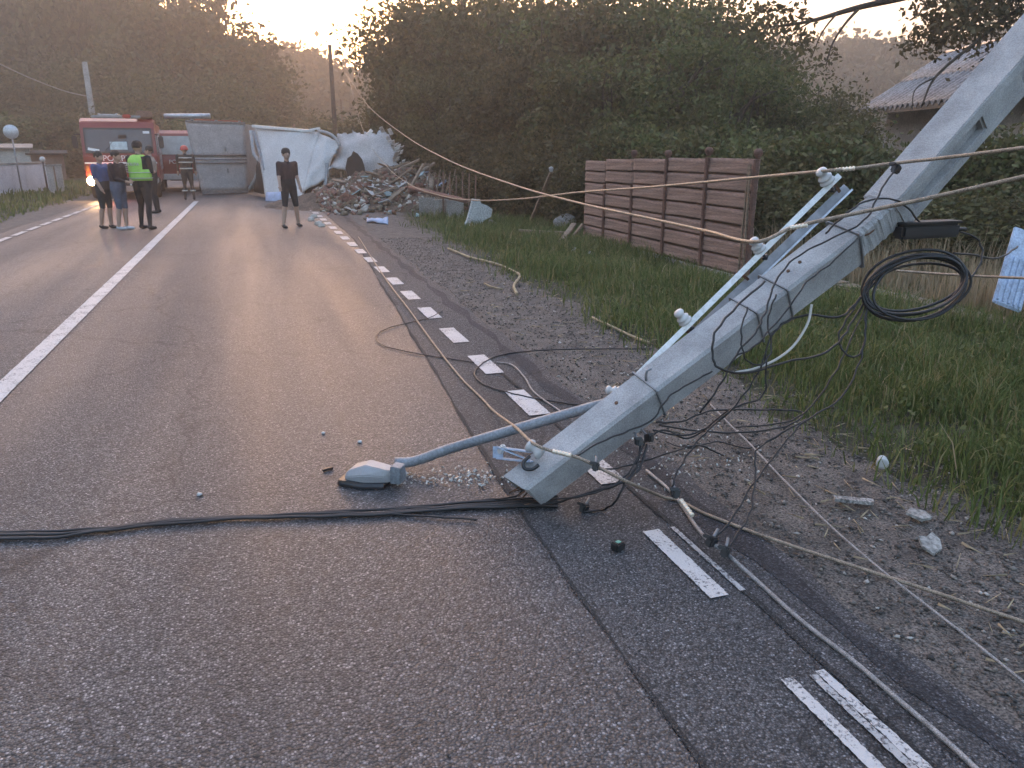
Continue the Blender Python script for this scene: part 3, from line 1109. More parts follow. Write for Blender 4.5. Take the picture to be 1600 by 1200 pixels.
def ubox(x0, x1, y0, y1, t0, t1, bev=0.006):
    c = UA + X * (x0 + x1) / 2 + Y * (y0 + y1) / 2 + Z * (t0 + t1) / 2
    mb.box(c, (abs(x1 - x0), abs(y1 - y0), t1 - t0), Matrix((X, Y, Z)).transposed(), bev)


ubox(WU / 2 - 0.062, WU / 2, -WU / 2, WU / 2, 0, UL)
ubox(-WU / 2, -WU / 2 + 0.055, -WU / 2 + 0.002, WU / 2 - 0.002, 0.03, UL - 0.01)
ubox(-WU / 2 + 0.03, WU / 2 - 0.03, -WU / 2 + 0.05, WU / 2 - 0.048, 0.02, UL - 0.02)
for t0, t1 in ((0.0, 0.10), (0.62, 0.92), (1.46, 1.6)):
    ubox(-WU / 2 + 0.02, WU / 2 - 0.02, -WU / 2 + 0.02, WU / 2 - 0.004, t0, min(t1, UL - 0.03), 0.012)
loc(mb.build('upper_shaft', M_CONC, pole), pole)


def strap(t, base, z, M, w, name='steel_strap', wd=0.014):
    """steel band round the square shaft"""
    mb = MB()
    c = base + z * t
    X, Y = M.col[0].to_3d(), M.col[1].to_3d()
    h = w / 2 + 0.003
    pts = [(h, h), (-h, h), (-h, -h), (h, -h)]
    for i in range(4):
        a = c + X * pts[i][0] + Y * pts[i][1]
        b = c + X * pts[(i + 1) % 4][0] + Y * pts[(i + 1) % 4][1]
        mb.bar(a, b, wd, 0.006, up=z)
    o = mb.build(name, M_BAND, pole)
    return loc(o, pole)


LT = (COLLAR - TIP).length
for px, py in ((1008, 612), (1165, 485), (1215, 448)):
    t = (D(px, py, 3.8) - TIP).dot(pz)
    strap(t, TIP, pz, poleM, 0.170 + 0.028 * t / LT)
# collar plate and bolt heads
strap(LT - 0.012, TIP, pz, poleM, 0.199, 'collar_plate', 0.02)
mb = MB()
for px, py in ((957, 636), (1226, 408), (1245, 392)):
    t = (D(px, py, 3.8) - TIP).dot(pz)
    p = TIP + pz * t + poleM.col[0].to_3d() * (0.085 + 0.014 * t / LT)
    q = poleM.col[0].to_3d()
    loc(MB().tube([p - q * 0.01, p + q * 0.006], 0.009, 8).build('bolt', M_RUST, pole), pole)
# steel hook on the sky face
mb = MB()
t = (D(1012, 606, 3.8) - TIP).dot(pz)
hp = TIP + pz * t + poleM.col[0].to_3d() * 0.09
mb.tube(spline([hp - pz * .01, hp + poleM.col[0].to_3d() * 0.03, hp + poleM.col[0].to_3d() * 0.05 + pz * 0.015, hp + poleM.col[0].to_3d() * 0.045 + pz * 0.035], 5), 0.007, 7)
loc(mb.build('hook', M_BAND, pole), pole)
# bent reinforcement rods sticking out of the tip
for k in range(4):
    p = TIP + poleM.col[0].to_3d() * random.choice((-.05, .05)) + poleM.col[1].to_3d() * (k - 1.5) * 0.035
    e = p - pz * random.uniform(.04, .07) + Vector((random.uniform(-.02, .02), 0, random.uniform(-.015, .02)))
    e.z = max(e.z, 0.012)
    loc(MB().tube([p + pz * 0.05, p, e], 0.004, 5).build('reinforcement_rod', M_RUST, pole), pole)
for k in range(6):
    p = COLLAR + pz * 0.02 + poleM.col[0].to_3d() * random.uniform(-.07, .07) + poleM.col[1].to_3d() * random.uniform(-.07, .07)
    loc(MB().tube(spline([p, p + pz * 0.10 + Vector((random.uniform(-.03, .03), -.02, random.uniform(-.03, .03))), UA + Z * 0.06 + X * random.uniform(-.07, .07) + Y * random.uniform(-.07, .07)], 4), 0.005, 5).build('reinforcement_rod', M_RUST, pole), pole)

# the stump the shaft snapped off from, still standing by the verge
stump = empty('pole_stump', (UPE.x + 0.02, UPE.y, 0), 0, 'standing grey concrete stump carrying the snapped pole', 'pole stump')
mb = MB()
mb.box((0, 0, UPE.z / 2 - 0.1), (0.24, 0.24, UPE.z + 0.1), None, 0.012)
mb.build('shaft', M_CONC, stump)
for k in range(4):
    MB().tube([(random.uniform(-.08, .08), random.uniform(-.08, .08), UPE.z - 0.1), (random.uniform(-.1, .1), random.uniform(-.1, .1), UPE.z + 0.12)], 0.005, 5).build('reinforcement_rod', M_RUST, stump)


# ------------------------------------------------------------------ crossarm with insulators
arm = empty('steel_crossarm', D(960, 620, 3.80), 0, 'white double-bar steel crossarm carrying insulators beside the fallen pole', 'crossarm')
A0, A1 = D(958, 624, 3.80), D(1312, 274, 3.98)
ad = (A1 - A0).normalized()
B0, B1 = D(1020, 580, 3.86), D(1322, 290, 4.04)
vw = ((A0 + A1) / 2 - _C).normalized()
nn = ad.cross(vw)
if nn.z < 0:
    nn = -nn


def angle_bar(a, b, name, mat, w=0.035, flip=1):
    mb = MB()
    mb.bar(a, b, w, 0.005, up=nn)
    off = nn * 0.0
    d = (b - a).normalized()
    side = d.cross(nn).normalized()
    mb.bar(a - nn * (w / 2) + side * flip * w / 2, b - nn * (w / 2) + side * flip * w / 2, 0.005, w, up=nn)
    return loc(mb.build(name, mat, arm), arm)


mb = MB()
mb.bar(A0, A1, 0.010, 0.030, up=nn, bev=0.002)
loc(mb.build('front_bar', M_WHITE_STEEL, arm), arm)
mb = MB()
mb.bar(B0 - nn * 0.010 + vw * 0.02, B1 - nn * 0.010 + vw * 0.02, 0.006, 0.046, up=nn)
loc(mb.build('rear_web', M_BAND, arm), arm)
mb = MB()
mb.bar(B0 - nn * 0.040, B1 - nn * 0.040, 0.030, 0.010, up=nn)
loc(mb.build('rear_bar', M_STEEL, arm), arm)
mb = MB()
for t in (0.30, 0.55, 0.97):
    p = A0.lerp(A1, t)
    q = B0.lerp(B1, max(0, (t - 0.13) / 0.87))
    mb.bar(p, q, 0.014, 0.008, up=nn)
loc(mb.build('spacer_bolt', M_RUST, arm), arm)


def insulator_mb(base, axis, s=1.0):
    M = Matrix.Translation(base) @ frame(axis, (1, 0, 0.3)).to_4x4()
    prof = [(0.016, 0.0), (0.034, -0.002), (0.036, 0.004), (0.031, 0.012), (0.026, 0.018), (0.032, 0.022), (0.033, 0.028), (0.026, 0.034), (0.020, 0.040), (0.019, 0.047), (0.024, 0.052), (0.027, 0.060), (0.023, 0.070), (0.012, 0.076), (0.003, 0.077)]
    return MB().lathe([(r * s, z * s) for r, z in prof], M, 18)


def insulator(px, py, d, axis, parent, s=1.0):
    b = D(px, py, d)
    o = insulator_mb(b, axis, s).build('insulator', M_PORC, parent)
    loc(o, parent)
    a = Vector(axis).normalized()
    mb = MB().tube([b - a * 0.07, b + a * 0.004], 0.008, 7)
    mb.lathe([(0.014, -0.062), (0.018, -0.060), (0.018, -0.048), (0.012, -0.046)], Matrix.Translation(b) @ frame(a, (1, 0, .3)).to_4x4(), 6)
    p = mb.build('pin', M_BLACKP, o)
    return o


ia = nn
up_ = -_rt * 0.45 + _up * 0.6
for px, py, d, s in ((1071, 502, 3.86, 1.0), (1187, 390, 3.92, 1.0), (1293, 284, 3.97, 1.12)):
    insulator(px, py, d, up_ * 0.9 + vw * -0.35, arm, s)
insulator(966, 613, 3.83, -_rt + _up * 0.25, arm, 0.85)

# ------------------------------------------------------------------ street lamp on its arm
lamp = empty('street_lamp', G(580, 735), 0, 'fallen street lamp with grey tube arm and smashed head lying on the asphalt', 'street lamp')
lp = [D(955, 628, 3.84), D(900, 643, 3.88), D(800, 672, 3.96), D(700, 702, 4.04), D(665, 715, 4.07), D(640, 722, 4.09), D(618, 722, 4.10)]
for p in lp:
    p.z = max(p.z, 0.04)
loc(MB().tube(spline(lp, 4), 0.027, 14).build('arm', M_PIPE, lamp), lamp)
# head: tapered wedge housing lying on its side
h0, h1 = G(622, 738, 0.075), G(548, 735, 0.055)
hd = (h1 - h0).normalized()
HM = frame(hd, (0, 0, 1))


def wedge(prof):
    """prof: list of (t along, half width, z bottom, z top)"""
    mb = MB()
    rings = []
    L = (h1 - h0).length
    sid = hd.cross(Vector((0, 0, 1))).normalized()
    for t, w, zb, zt, wt in prof:
        c = h0 + hd * (L * t)
        rings.append([mb.bm.verts.new(Vector((c.x, c.y, 0)) + sid * s + Vector((0, 0, z))) for s, z in ((-w, zb), (w, zb), (w, (zb + zt) / 2), (wt, zt), (-wt, zt), (-w, (zb + zt) / 2))])
    for a, b in zip(rings, rings[1:]):
        for j in range(6):
            mb.bm.faces.new((a[j], a[(j + 1) % 6], b[(j + 1) % 6], b[j]))
    mb.bm.faces.new(list(reversed(rings[0])))
    mb.bm.faces.new(rings[-1])
    return mb


hb = loc(wedge([(-0.02, 0.030, 0.03, 0.090, 0.025), (0.12, 0.032, 0.03, 0.092, 0.028), (0.22, 0.048, 0.028, 0.096, 0.036), (0.62, 0.074, 0.024, 0.112, 0.040),
                (0.95, 0.070, 0.022, 0.078, 0.050), (1.02, 0.060, 0.026, 0.06, 0.046)]).build('head_housing', M_LAMP, lamp, 0.004), lamp)
loc(wedge([(-0.10, 0.040, 0.026, 0.112, 0.032), (0.10, 0.044, 0.026, 0.118, 0.036)]).build('socket_sleeve', M_PIPE, lamp, 0.003), lamp)
loc(wedge([(0.2, 0.07, 0.004, 0.03, 0.06), (0.6, 0.10, 0.004, 0.03, 0.09), (1.06, 0.09, 0.004, 0.035, 0.085), (1.14, 0.08, 0.004, 0.03, 0.07)]).build('broken_lens_frame', M_BLACKP, lamp), lamp)
mb = MB()
for k in range(7):
    p = G(random.uniform(545, 640), random.uniform(735, 742), 0.012)
    mb.box(p, (0.04, 0.025, 0.004), Euler((random.uniform(-.5, .5), random.uniform(-.5, .5), random.uniform(0, 3))).to_matrix())
loc(mb.build('lens_fragment', M_SHARD, lamp), lamp)
o = MB().box(G(512, 733, 0.010), (0.06, 0.016, 0.014), Euler((0, 0, 0.4)).to_matrix(), 0.003).build('black_clip', M_BLACKP)
tag(o, 'tiny black plastic clip on the asphalt beyond the lamp head', 'clip')

# ------------------------------------------------------------------ spool insulator with pale blue bracket near the tip
sp = empty('spool_bracket', D(835, 705, 3.62), 0, 'white spool insulator with pale blue bracket at the tip of the fallen pole', 'insulator bracket')
c = D(836, 702, 3.60)
Mx = Matrix.Translation(c) @ frame(_rt * 0.6 - _up * 0.45 - _fw * 0.3, (0, 0, 1)).to_4x4()
loc(MB().lathe([(0.014, -0.045), (0.030, -0.040), (0.034, -0.026), (0.022, -0.012), (0.019, 0.0), (0.022, 0.012), (0.034, 0.026), (0.030, 0.040), (0.014, 0.045)], Mx, 18).build('spool', M_PORC, sp), sp)
a, b = D(778, 706, 3.70), D(832, 712, 3.63)
mb = MB()
mb.bar(a + _up * 0.022, b + _up * 0.018, 0.05, 0.006, up=_up, bev=0.001)
mb.bar(a - _up * 0.030, b - _up * 0.028, 0.05, 0.006, up=_up, bev=0.001)
mb.bar(a - _up * 0.032 + _fw * 0.024, a + _up * 0.024 + _fw * 0.024, 0.006, 0.05, up=_rt)
mb.bar(a + _up * 0.024 - _fw * .02, b - _up * 0.028 + _fw * .02, 0.030, 0.006, up=_up)
loc(mb.build('bracket', M_BLUEP, sp), sp)
loc(MB().box(D(784, 702, 3.68), (0.030, 0.03, 0.05), Euler((0.3, 0.4, 0.2)).to_matrix(), 0.008).build('porcelain_chip', M_PORC, sp), sp)
loc(MB().tube(spline([D(828, 712, 3.58), D(818, 722, 3.57), D(820, 732, 3.56), D(832, 733, 3.56), D(842, 726, 3.56)], 5), 0.009, 8).build('hook', M_BLACKP, sp), sp)

# ------------------------------------------------------------------ splice box and cable coil on the pole
sb = empty('splice_box', D(1440, 360, 3.95), 0, 'long black plastic cable splice box strapped under the cracked pole neck', 'splice box')
a, b = D(1402, 362, 3.93), D(1492, 358, 4.02)
loc(MB().bar(a, b, 0.085, 0.075, up=(0, 0, 1), bev=0.014).build('case', M_BLACKP, sb), sb)
loc(MB().bar(a + Vector((0, 0, .042)), b + Vector((0, 0, .042)), 0.10, 0.012, up=(0, 0, 1), bev=0.004).build('lid', M_BLACKP, sb), sb)
mb = MB()
for t in (0.2, 0.8):
    p = a.lerp(b, t)
    mb.tube([p + Vector((0, 0, -.03)), p + Vector((0, 0, .06))], 0.05, 8)
mb.bm.free()
mb = MB()
for k in range(3):
    mb.tube([b + Vector((0, (k - 1) * .02, 0)), b + (b - a).normalized() * 0.05 + Vector((0, (k - 1) * .02, 0))], 0.009, 8)
loc(mb.build('cable_gland', M_BLACK, sb), sb)

# coil: several turns of black cable hanging under the splice box
cc = D(1430, 446, 3.98)
coil = empty('cable_coil', cc, 0, 'big oval coil of black cable hanging below the pole neck', 'cable coil')
cu = (_rt * 0.97 + _up * 0.22).normalized()
cv = (_up * 0.97 - _rt * 0.22).normalized()
rs = random.Random(9)
for k in range(8):
    P = []
    ra, rb = 0.275 + rs.uniform(-.03, .02), 0.168 + rs.uniform(-.045, .025)
    ox, oy = rs.uniform(-.012, .012), rs.uniform(-.025, .012)
    for i in range(41):
        t = 2 * math.pi * i / 40
        sq = 1 + 0.05 * math.sin(2 * t + k)
        P.append(cc + cu * (ra * math.cos(t) * sq + ox) + cv * (rb * math.sin(t) + oy) + _fw * (0.028 * math.sin(t * 1 + k) + (k - 4) * 0.006))
    loc(MB().tube(P, 0.0072, 7, False).build('cable_turn', M_BLACK, coil), coil)

# ------------------------------------------------------------------ wires overhead
wire('overhead_wire', 'tan overhead wire sagging from the far pole to the middle crossarm insulator', 'wire',
     [(517, 92, 44), (545, 122, 33), (575, 165, 26), (630, 210, 18.5), (700, 250, 13), (800, 288, 9.2), (900, 316, 7.0), (1000, 338, 5.6), (1100, 360, 4.6), (1178, 378, 3.86),
      (1240, 355, 3.85), (1330, 335, 3.70), (1440, 312, 3.5), (1600, 276, 3.2), (1750, 240, 2.9)], 0.0095, M_ALU, 'overhead wires', 8, 9)
wire('overhead_wire', 'tan wire running low past the broken slab to the crossarm tip insulator', 'wire',
     [(545, 124, 37), (568, 205, 27), (600, 255, 22), (640, 288, 18), (690, 306, 14.5), (740, 313, 12), (810, 311, 9.5), (900, 301, 7.4), (1020, 292, 5.8), (1150, 280, 4.7), (1280, 268, 3.94),
      (1330, 264, 3.86), (1390, 256, 3.75), (1480, 246, 3.5), (1600, 231, 3.2), (1750, 212, 2.9)], 0.0085, M_ALU, 'overhead wires', 8, 9)
wire('fallen_wire', 'tan stranded wire from the dashed line over the lamp arm and across the shoulder', 'wire',
     [(560, 370), (600, 432), (640, 485), (680, 540), (720, 590), (765, 636), (788, 655, 4.45), (806, 668, 3.86), (832, 692, 3.58), (860, 704, 3.54), (900, 714, 3.50), (935, 730, 3.45), (985, 755, 3.40),
      (1040, 778), (1110, 806), (1200, 840), (1320, 880), (1450, 922), (1600, 972), (1700, 1004)], 0.0078, M_ALU, 'wires on the road', 8, 8)
wire('fallen_wire', 'grey wire with black clamps lying along the tar band in the near right corner', 'wire',
     [(1010, 735), (1052, 772), (1090, 826), (1112, 848, 3.26), (1134, 864, 3.2), (1180, 905), (1250, 968), (1330, 1030), (1400, 1090), (1470, 1150), (1540, 1215)], 0.0085, M_ALU2, 'wires on the road', 8, 8)
wire('fallen_wire', 'pale thin wire crossing the gravel shoulder towards the right edge', 'wire',
     [(1110, 632), (1145, 668), (1170, 692), (1215, 740), (1290, 815), (1370, 885), (1440, 940), (1520, 1002), (1600, 1066), (1660, 1110)], 0.0055, M_ALU2, 'wires on the road', 8, 7)
wire('dangling_wire', 'tan wire in front of the dry grass behind the coil', 'wire', [(1400, 423, 4.9), (1440, 426, 4.8), (1500, 430, 4.6), (1560, 433, 4.4), (1640, 436, 4.1)], 0.0078, M_ALU, None, 7)
wire('far_wire', 'thin wire hanging from the left utility pole out of the picture', 'wire', [(134, 150, 45), (100, 142, 42), (50, 123, 38), (0, 100, 34), (-60, 70, 30)], 0.03, M_ALU2)


def splice(px, py, d, px2, py2, d2, name='wire_splice', label='', mat=None, r=0.012):
    a, b = D(px, py, d), D(px2, py2, d2)
    mb = MB()
    n = 22
    P = [a.lerp(b, i / n) for i in range(n + 1)]
    rr_ = [r * (1.0 if i % 4 < 2 else 0.72) for i in range(n + 1)]
    mb.tube(P, rr_, 9)
    o = mb.build(name, mat or M_SPLICE)
    tag(o, label, 'wire splice')
    return o


splice(1234, 356, 3.84, 1262, 352, 3.82, label='bright twisted splice on the middle overhead wire beside the crossarm')
splice(1306, 266, 3.88, 1336, 263, 3.84, label='bright twisted splice on the wire at the crossarm tip')
splice(864, 705, 3.53, 893, 712, 3.50, label='bright splice on the wire lying over the pole tip')
splice(1064, 782, 3.46, 1082, 806, 3.36, label='bright splice on the clamped wire beside the tar band')


def clamp(px, py, d, label, s=1.0, rz=0.4):
    c = D(px, py, d)
    c.z = max(c.z, 0.026 * s)
    root = empty('wire_clamp', c, rz, label, 'wire clamp')
    MB().box((0, 0, 0), (0.055 * s, 0.034 * s, 0.046 * s), Euler((0.2, 0.3, 0.1)).to_matrix(), 0.007 * s).build('body', M_BLACKP, root)
    MB().tube([(-.01 * s, 0, 0), (.055 * s, 0.01, .035 * s)], 0.007 * s, 7).build('bolt', M_BAND, root)
    MB().box((-.014 * s, .008, .024 * s), (0.036 * s, 0.04 * s, 0.016 * s), Euler((0, 0.4, 0)).to_matrix(), 0.004 * s).build('jaw', M_BLACKP, root)
    return root


clamp(1112, 846, 3.24, 'upper of the paired black wire clamps on the near grey wire', 1.0)
clamp(1134, 862, 3.18, 'lower of the paired black wire clamps on the near grey wire', 1.0, 0.7)
clamp(1055, 770, 3.55, 'lone black wire clamp where the grey wire meets the gravel', 1.05, 1.2)
clamp(931, 729, 3.45, 'black wire clamp on the wire just beside the pole tip', 0.85, 0.9)
clamp(1400, 264, 3.74, 'black wire clamp on the upper wire against the pole', 0.9, 0.2)
clamp(913, 797, 3.64, 'black clamp lying on the asphalt under the pole tip', 0.9, 0.5)
clamp(998, 690, 3.62, 'slim black clamp hanging under the pole beside its twin, nearer the tip', 0.85, 1.4)
clamp(1014, 684, 3.64, 'slim black clamp hanging under the pole beside its twin, farther from the tip', 0.85, 1.8)

# ------------------------------------------------------------------ black cables
BK = 'black cables tangled under the pole'
wire('black_cable', 'thin black cable looping from the upper wire clamp down along the pole', 'cable',
     [(1400, 262, 3.72), (1375, 300, 3.70), (1350, 345, 3.70), (1300, 372, 3.70), (1240, 405, 3.68), (1210, 445, 3.66), (1195, 490, 3.62), (1180, 520, 3.60), (1150, 555, 3.60), (1120, 610, 3.62), (1093, 645, 3.66)], 0.0048, M_BLACK, BK)
wire('black_cable', 'black cable loop round the middle of the pole ending on the grass side', 'cable',
     [(1195, 440, 3.68), (1150, 480, 3.60), (1118, 520, 3.56), (1114, 560, 3.55), (1130, 578, 3.56), (1170, 582, 3.62), (1230, 565, 3.75), (1280, 555, 3.85), (1310, 535, 3.9), (1330, 505, 3.95), (1352, 470, 3.98)], 0.0058, M_BLACK, BK)
wire('white_cable', 'pale cable hanging in a curve from the underside of the pole', 'cable',
     [(1268, 476, 3.86), (1262, 505, 3.84), (1240, 540, 3.8), (1212, 562, 3.76), (1180, 576, 3.70), (1150, 582, 3.64)], 0.0068, M_WCAB)
wire('black_cable', 'black cable arching from the coil down to the clamped wire on the shoulder', 'cable',
     [(1355, 470, 3.97), (1352, 520, 3.95), (1340, 575, 3.9), (1310, 625, 3.85), (1255, 660, 3.75), (1220, 700, 3.62), (1180, 752, 3.48), (1140, 815, 3.32), (1112, 845, 3.24)], 0.0048, M_BLACK, BK)
wire('black_cable', 'black cable kinked above the gravel, ending at the lower paired clamp', 'cable',
     [(1260, 655, 3.78), (1215, 680, 3.66), (1182, 705, 3.56), (1180, 745, 3.48), (1172, 800, 3.34), (1150, 838, 3.24), (1136, 860, 3.19)], 0.0045, M_BLACK, BK)
wire('black_cable', 'black cable in a flat loop over the gravel under the pole', 'cable',
     [(1025, 660, 3.75), (1065, 658, 3.8), (1110, 642, 3.9), (1180, 640, 4.0), (1245, 642, 4.05), (1252, 652, 4.0), (1220, 668, 3.95), (1150, 676, 3.9), (1080, 672, 3.84), (1030, 664, 3.76)], 0.0048, M_BLACK, BK)
wire('black_cable', 'black cable running from the twin clamps low across the gravel', 'cable',
     [(1018, 680, 3.64), (1040, 672, 3.7), (1080, 684, 3.74), (1140, 640, 3.72), (1190, 620, 3.7), (1197, 580, 3.68), (1195, 550, 3.66)], 0.0045, M_BLACK, BK)
wire('black_cable', 'black cable from the lone clamp rising across the pole shadow', 'cable',
     [(1050, 762, 3.56), (1062, 730, 3.6), (1090, 690, 3.66), (1130, 650, 3.7), (1160, 630, 3.72)], 0.0045, M_BLACK, BK)
wire('black_cable', 'black cable lying from the tip clamp under the pole towards the gravel', 'cable',
     [(931, 733, 3.46), (960, 732, 3.5), (1000, 722, 3.58), (1050, 706, 3.7), (1090, 696, 3.8), (1118, 706, 3.86), (1130, 712, 3.86)], 0.0045, M_BLACK, BK)
wire('black_cable', 'black cable dropping from the twin clamps to the asphalt by the pole tip', 'cable',
     [(1000, 695, 3.62), (996, 725, 3.56), (978, 752, 3.5), (960, 785, 3.5), (940, 797), (913, 800)], 0.0055, M_BLACK, BK)
wire('black_cable', 'thicker black cable curling from under the pole tip up to the twin clamps', 'cable',
     [(1010, 695, 3.62), (1000, 730, 3.55), (970, 755, 3.48), (920, 770, 3.55), (865, 786, 3.62), (820, 790)], 0.0062, M_BLACK, BK)
wire('black_cable', 'black cable strung from the coil bundle to the pole strap', 'cable',
     [(1368, 440, 3.97), (1340, 470, 3.95), (1312, 495, 3.92), (1262, 492, 3.88), (1225, 505, 3.80), (1205, 525, 3.72)], 0.0062, M_BLACK, BK)
wire('black_cable', 'black cable in a small loop below the coil', 'cable',
     [(1362, 445, 3.96), (1335, 480, 3.94), (1312, 520, 3.92), (1315, 545, 3.92), (1335, 558, 3.92), (1350, 540, 3.93), (1352, 505, 3.95), (1356, 460, 3.97)], 0.0052, M_BLACK, BK)
wire('black_cable', 'black cable from the splice box looping right of the coil', 'cable',
     [(1492, 360, 4.02), (1525, 372, 4.1), (1535, 400, 4.1), (1520, 430, 4.05), (1505, 440, 4.0)], 0.0052, M_BLACK, BK)
wire('black_cable', 'black cable trailing from the coil towards the pale blue cover', 'cable',
     [(1490, 396, 4.02), (1520, 398, 4.2), (1550, 404, 4.5), (1572, 398, 4.8), (1590, 385, 5.2)], 0.0062, M_BLACK, BK)
wire('black_cable', 'dark wire bowed over the crack of the pole neck', 'cable',
     [(1290, 365, 3.76), (1310, 345, 3.76), (1345, 318, 3.78), (1380, 310, 3.8), (1410, 318, 3.84), (1440, 350, 3.92)], 0.005, M_BLACK, BK)
wire('black_cable', 'thin black cable lying along the lower face of the pole near its tip', 'cable',
     [(900, 713, 3.50), (940, 690, 3.56), (985, 672, 3.60), (1020, 655, 3.6), (1045, 620, 3.60), (1080, 598, 3.60), (1112, 580, 3.60)], 0.0045, M_BLACK, BK)
wire('black_cable', 'black wire loop lying over the dashes nearer the lamp arm', 'cable',
     [(1010, 545), (930, 545), (850, 547), (790, 553), (758, 565), (742, 582), (752, 598), (790, 612), (840, 623), (900, 632), (960, 640)], 0.0058, M_BLACK, 'loose wire loops on the road')
wire('grey_cable', 'grey cable lying beside the dashes beyond the lamp arm', 'cable',
     [(776, 566), (800, 570), (820, 590), (832, 610), (850, 625), (872, 640), (885, 650)], 0.0062, M_ALU2, 'loose wire loops on the road')
wire('black_cable', 'thin black wire arc lying over the dashes farther up the road', 'cable',
     [(690, 486), (672, 496), (640, 504), (608, 512), (588, 525), (600, 540), (650, 552), (700, 560), (740, 566)], 0.0048, M_BLACK, 'loose wire loops on the road')
for nm, pts in [
        ('thin black cable hanging in a low bight under the middle of the pole', [(1205, 520, 3.72), (1190, 570, 3.7), (1160, 620, 3.7), (1120, 660, 3.72), (1070, 680, 3.72), (1020, 672, 3.7)]),
        ('thin black cable doubled round the strap at the middle of the pole', [(1168, 480, 3.6), (1158, 520, 3.57), (1165, 560, 3.58), (1190, 570, 3.62), (1205, 545, 3.64), (1200, 500, 3.64), (1212, 460, 3.64)]),
        ('thin black cable drooping from the coil to the gravel loop', [(1352, 480, 3.96), (1325, 540, 3.93), (1300, 590, 3.9), (1262, 640, 3.9), (1225, 660, 3.9), (1150, 668, 3.88)]),
        ('thin black cable snaking on the gravel under the pole', [(1040, 690), (1075, 700), (1120, 690), (1165, 700), (1200, 690), (1230, 672)]),
        ('thin black cable hooked between the twin clamps and the pole base', [(1008, 690, 3.62), (985, 735, 3.52), (950, 762, 3.5), (905, 776, 3.55), (862, 780, 3.6)]),
        ('thin black cable slung from the neck to the middle strap', [(1340, 372, 3.72), (1300, 410, 3.68), (1262, 440, 3.66), (1225, 490, 3.66), (1180, 540, 3.62), (1150, 556, 3.6)])]:
    wire('black_cable', nm, 'cable', pts, 0.0042, M_BLACK, BK)
# bundle across the lane
g = random.Random(4)
for k, (y0, y1, y2, nm) in enumerate([(832, 800, 779, 'uppermost'), (836, 805, 783, 'second'), (839, 808, 786, 'third'), (835, 803, 788, 'fourth'), (841, 806, 791, 'lowest')]):
    pts = [(-90, y0 + 6 + g.uniform(-2, 2)), (0, y0 + g.uniform(-1, 1)), (90, y0 - 2 + g.uniform(-3, 3)), (190, 825 + g.uniform(-4, 4)), (270, 815 + g.uniform(-4, 4)), (380, 809 + g.uniform(-3, 3)), (500, y1 - 2 + g.uniform(-2, 2)),
           (600, y1 - 6 + g.uniform(-2, 2)), (720, (y1 + y2) / 2 - 4), (820, y2), (870, y2 - 4 + k)]
    wire('bundle_cable', nm + ' black cable of the bundle stretched across the lane to the pole tip', 'cable', pts, 0.0068, M_BLACK, 'black cable bundle across the lane', 6)
wire('bundle_cable', 'short black cable end splaying from the bundle over the lane', 'cable', [(480, 808), (580, 803), (660, 806), (745, 812)], 0.005, M_BLACK, 'black cable bundle across the lane')
wire('black_cable', 'black cable climbing from the bundle into the pole tip', 'cable', [(600, 799), (680, 789), (760, 781), (805, 775, 3.66), (822, 762, 3.62)], 0.0055, M_BLACK, BK)

# ------------------------------------------------------------------ small things on the ground
o = empty('small_black_box', G(965, 860), 0.35, 'small black plastic box with a green dot on the asphalt', 'plastic box')
MB().box((0, 0, 0.022), (0.052, 0.045, 0.04), None, 0.006).build('case', M_BLACKP, o)
MB().box((0, -0.002, 0.0425), (0.02, 0.018, 0.004), None, 0.001).build('green_window', pbr('green dot', (0.15, 0.42, 0.33), 0.4), o)


def pebble(name, c, size, mat, label, cat, seed):
    bm = bmesh.new()
    bmesh.ops.create_icosphere(bm, subdivisions=3, radius=1.0)
    g = random.Random(seed)
    ph = [g.uniform(0, 6) for _ in range(6)]
    for v in bm.verts:
        k = 1 + 0.12 * math.sin(v.co.x * 3 + ph[0]) + 0.1 * math.sin(v.co.y * 4 + ph[1]) + 0.1 * math.sin(v.co.z * 5 + ph[2])
        v.co = Vector((v.co.x * size[0], v.co.y * size[1], v.co.z * size[2])) * k
    me = bpy.data.meshes.new(name)
    bm.to_mesh(me)
    bm.free()
    me.materials.append(mat)
    for p in me.polygons:
        p.use_smooth = True
    o = link(bpy.data.objects.new(name, me))
    o.location = c
    return tag(o, label, cat)


ins = empty('loose_insulator', G(1382, 726, 0.03), 0.5, 'white porcelain insulator lying in the grass edge', 'insulator')
insulator_mb(Vector((-0.035, 0, 0.015)), Vector((1, 0.4, 0.1)), 0.9).build('porcelain', M_PORC, ins)
MB().tube([(0.03, 0.02, 0.02), (0.052, 0.03, 0.022)], 0.010, 8).build('bore', M_BAND, ins)


def shard_plate(name, px, py, pts, th, mat, label, cat, tilt=(0, 0, 0), z=0.012):
    c = G(px, py, z)
    o = MB().prism([(x, y, 0) for x, y in pts], (0, 0, th)).build(name, mat)
    o.location = c
    o.rotation_euler = tilt
    return tag(o, label, cat)


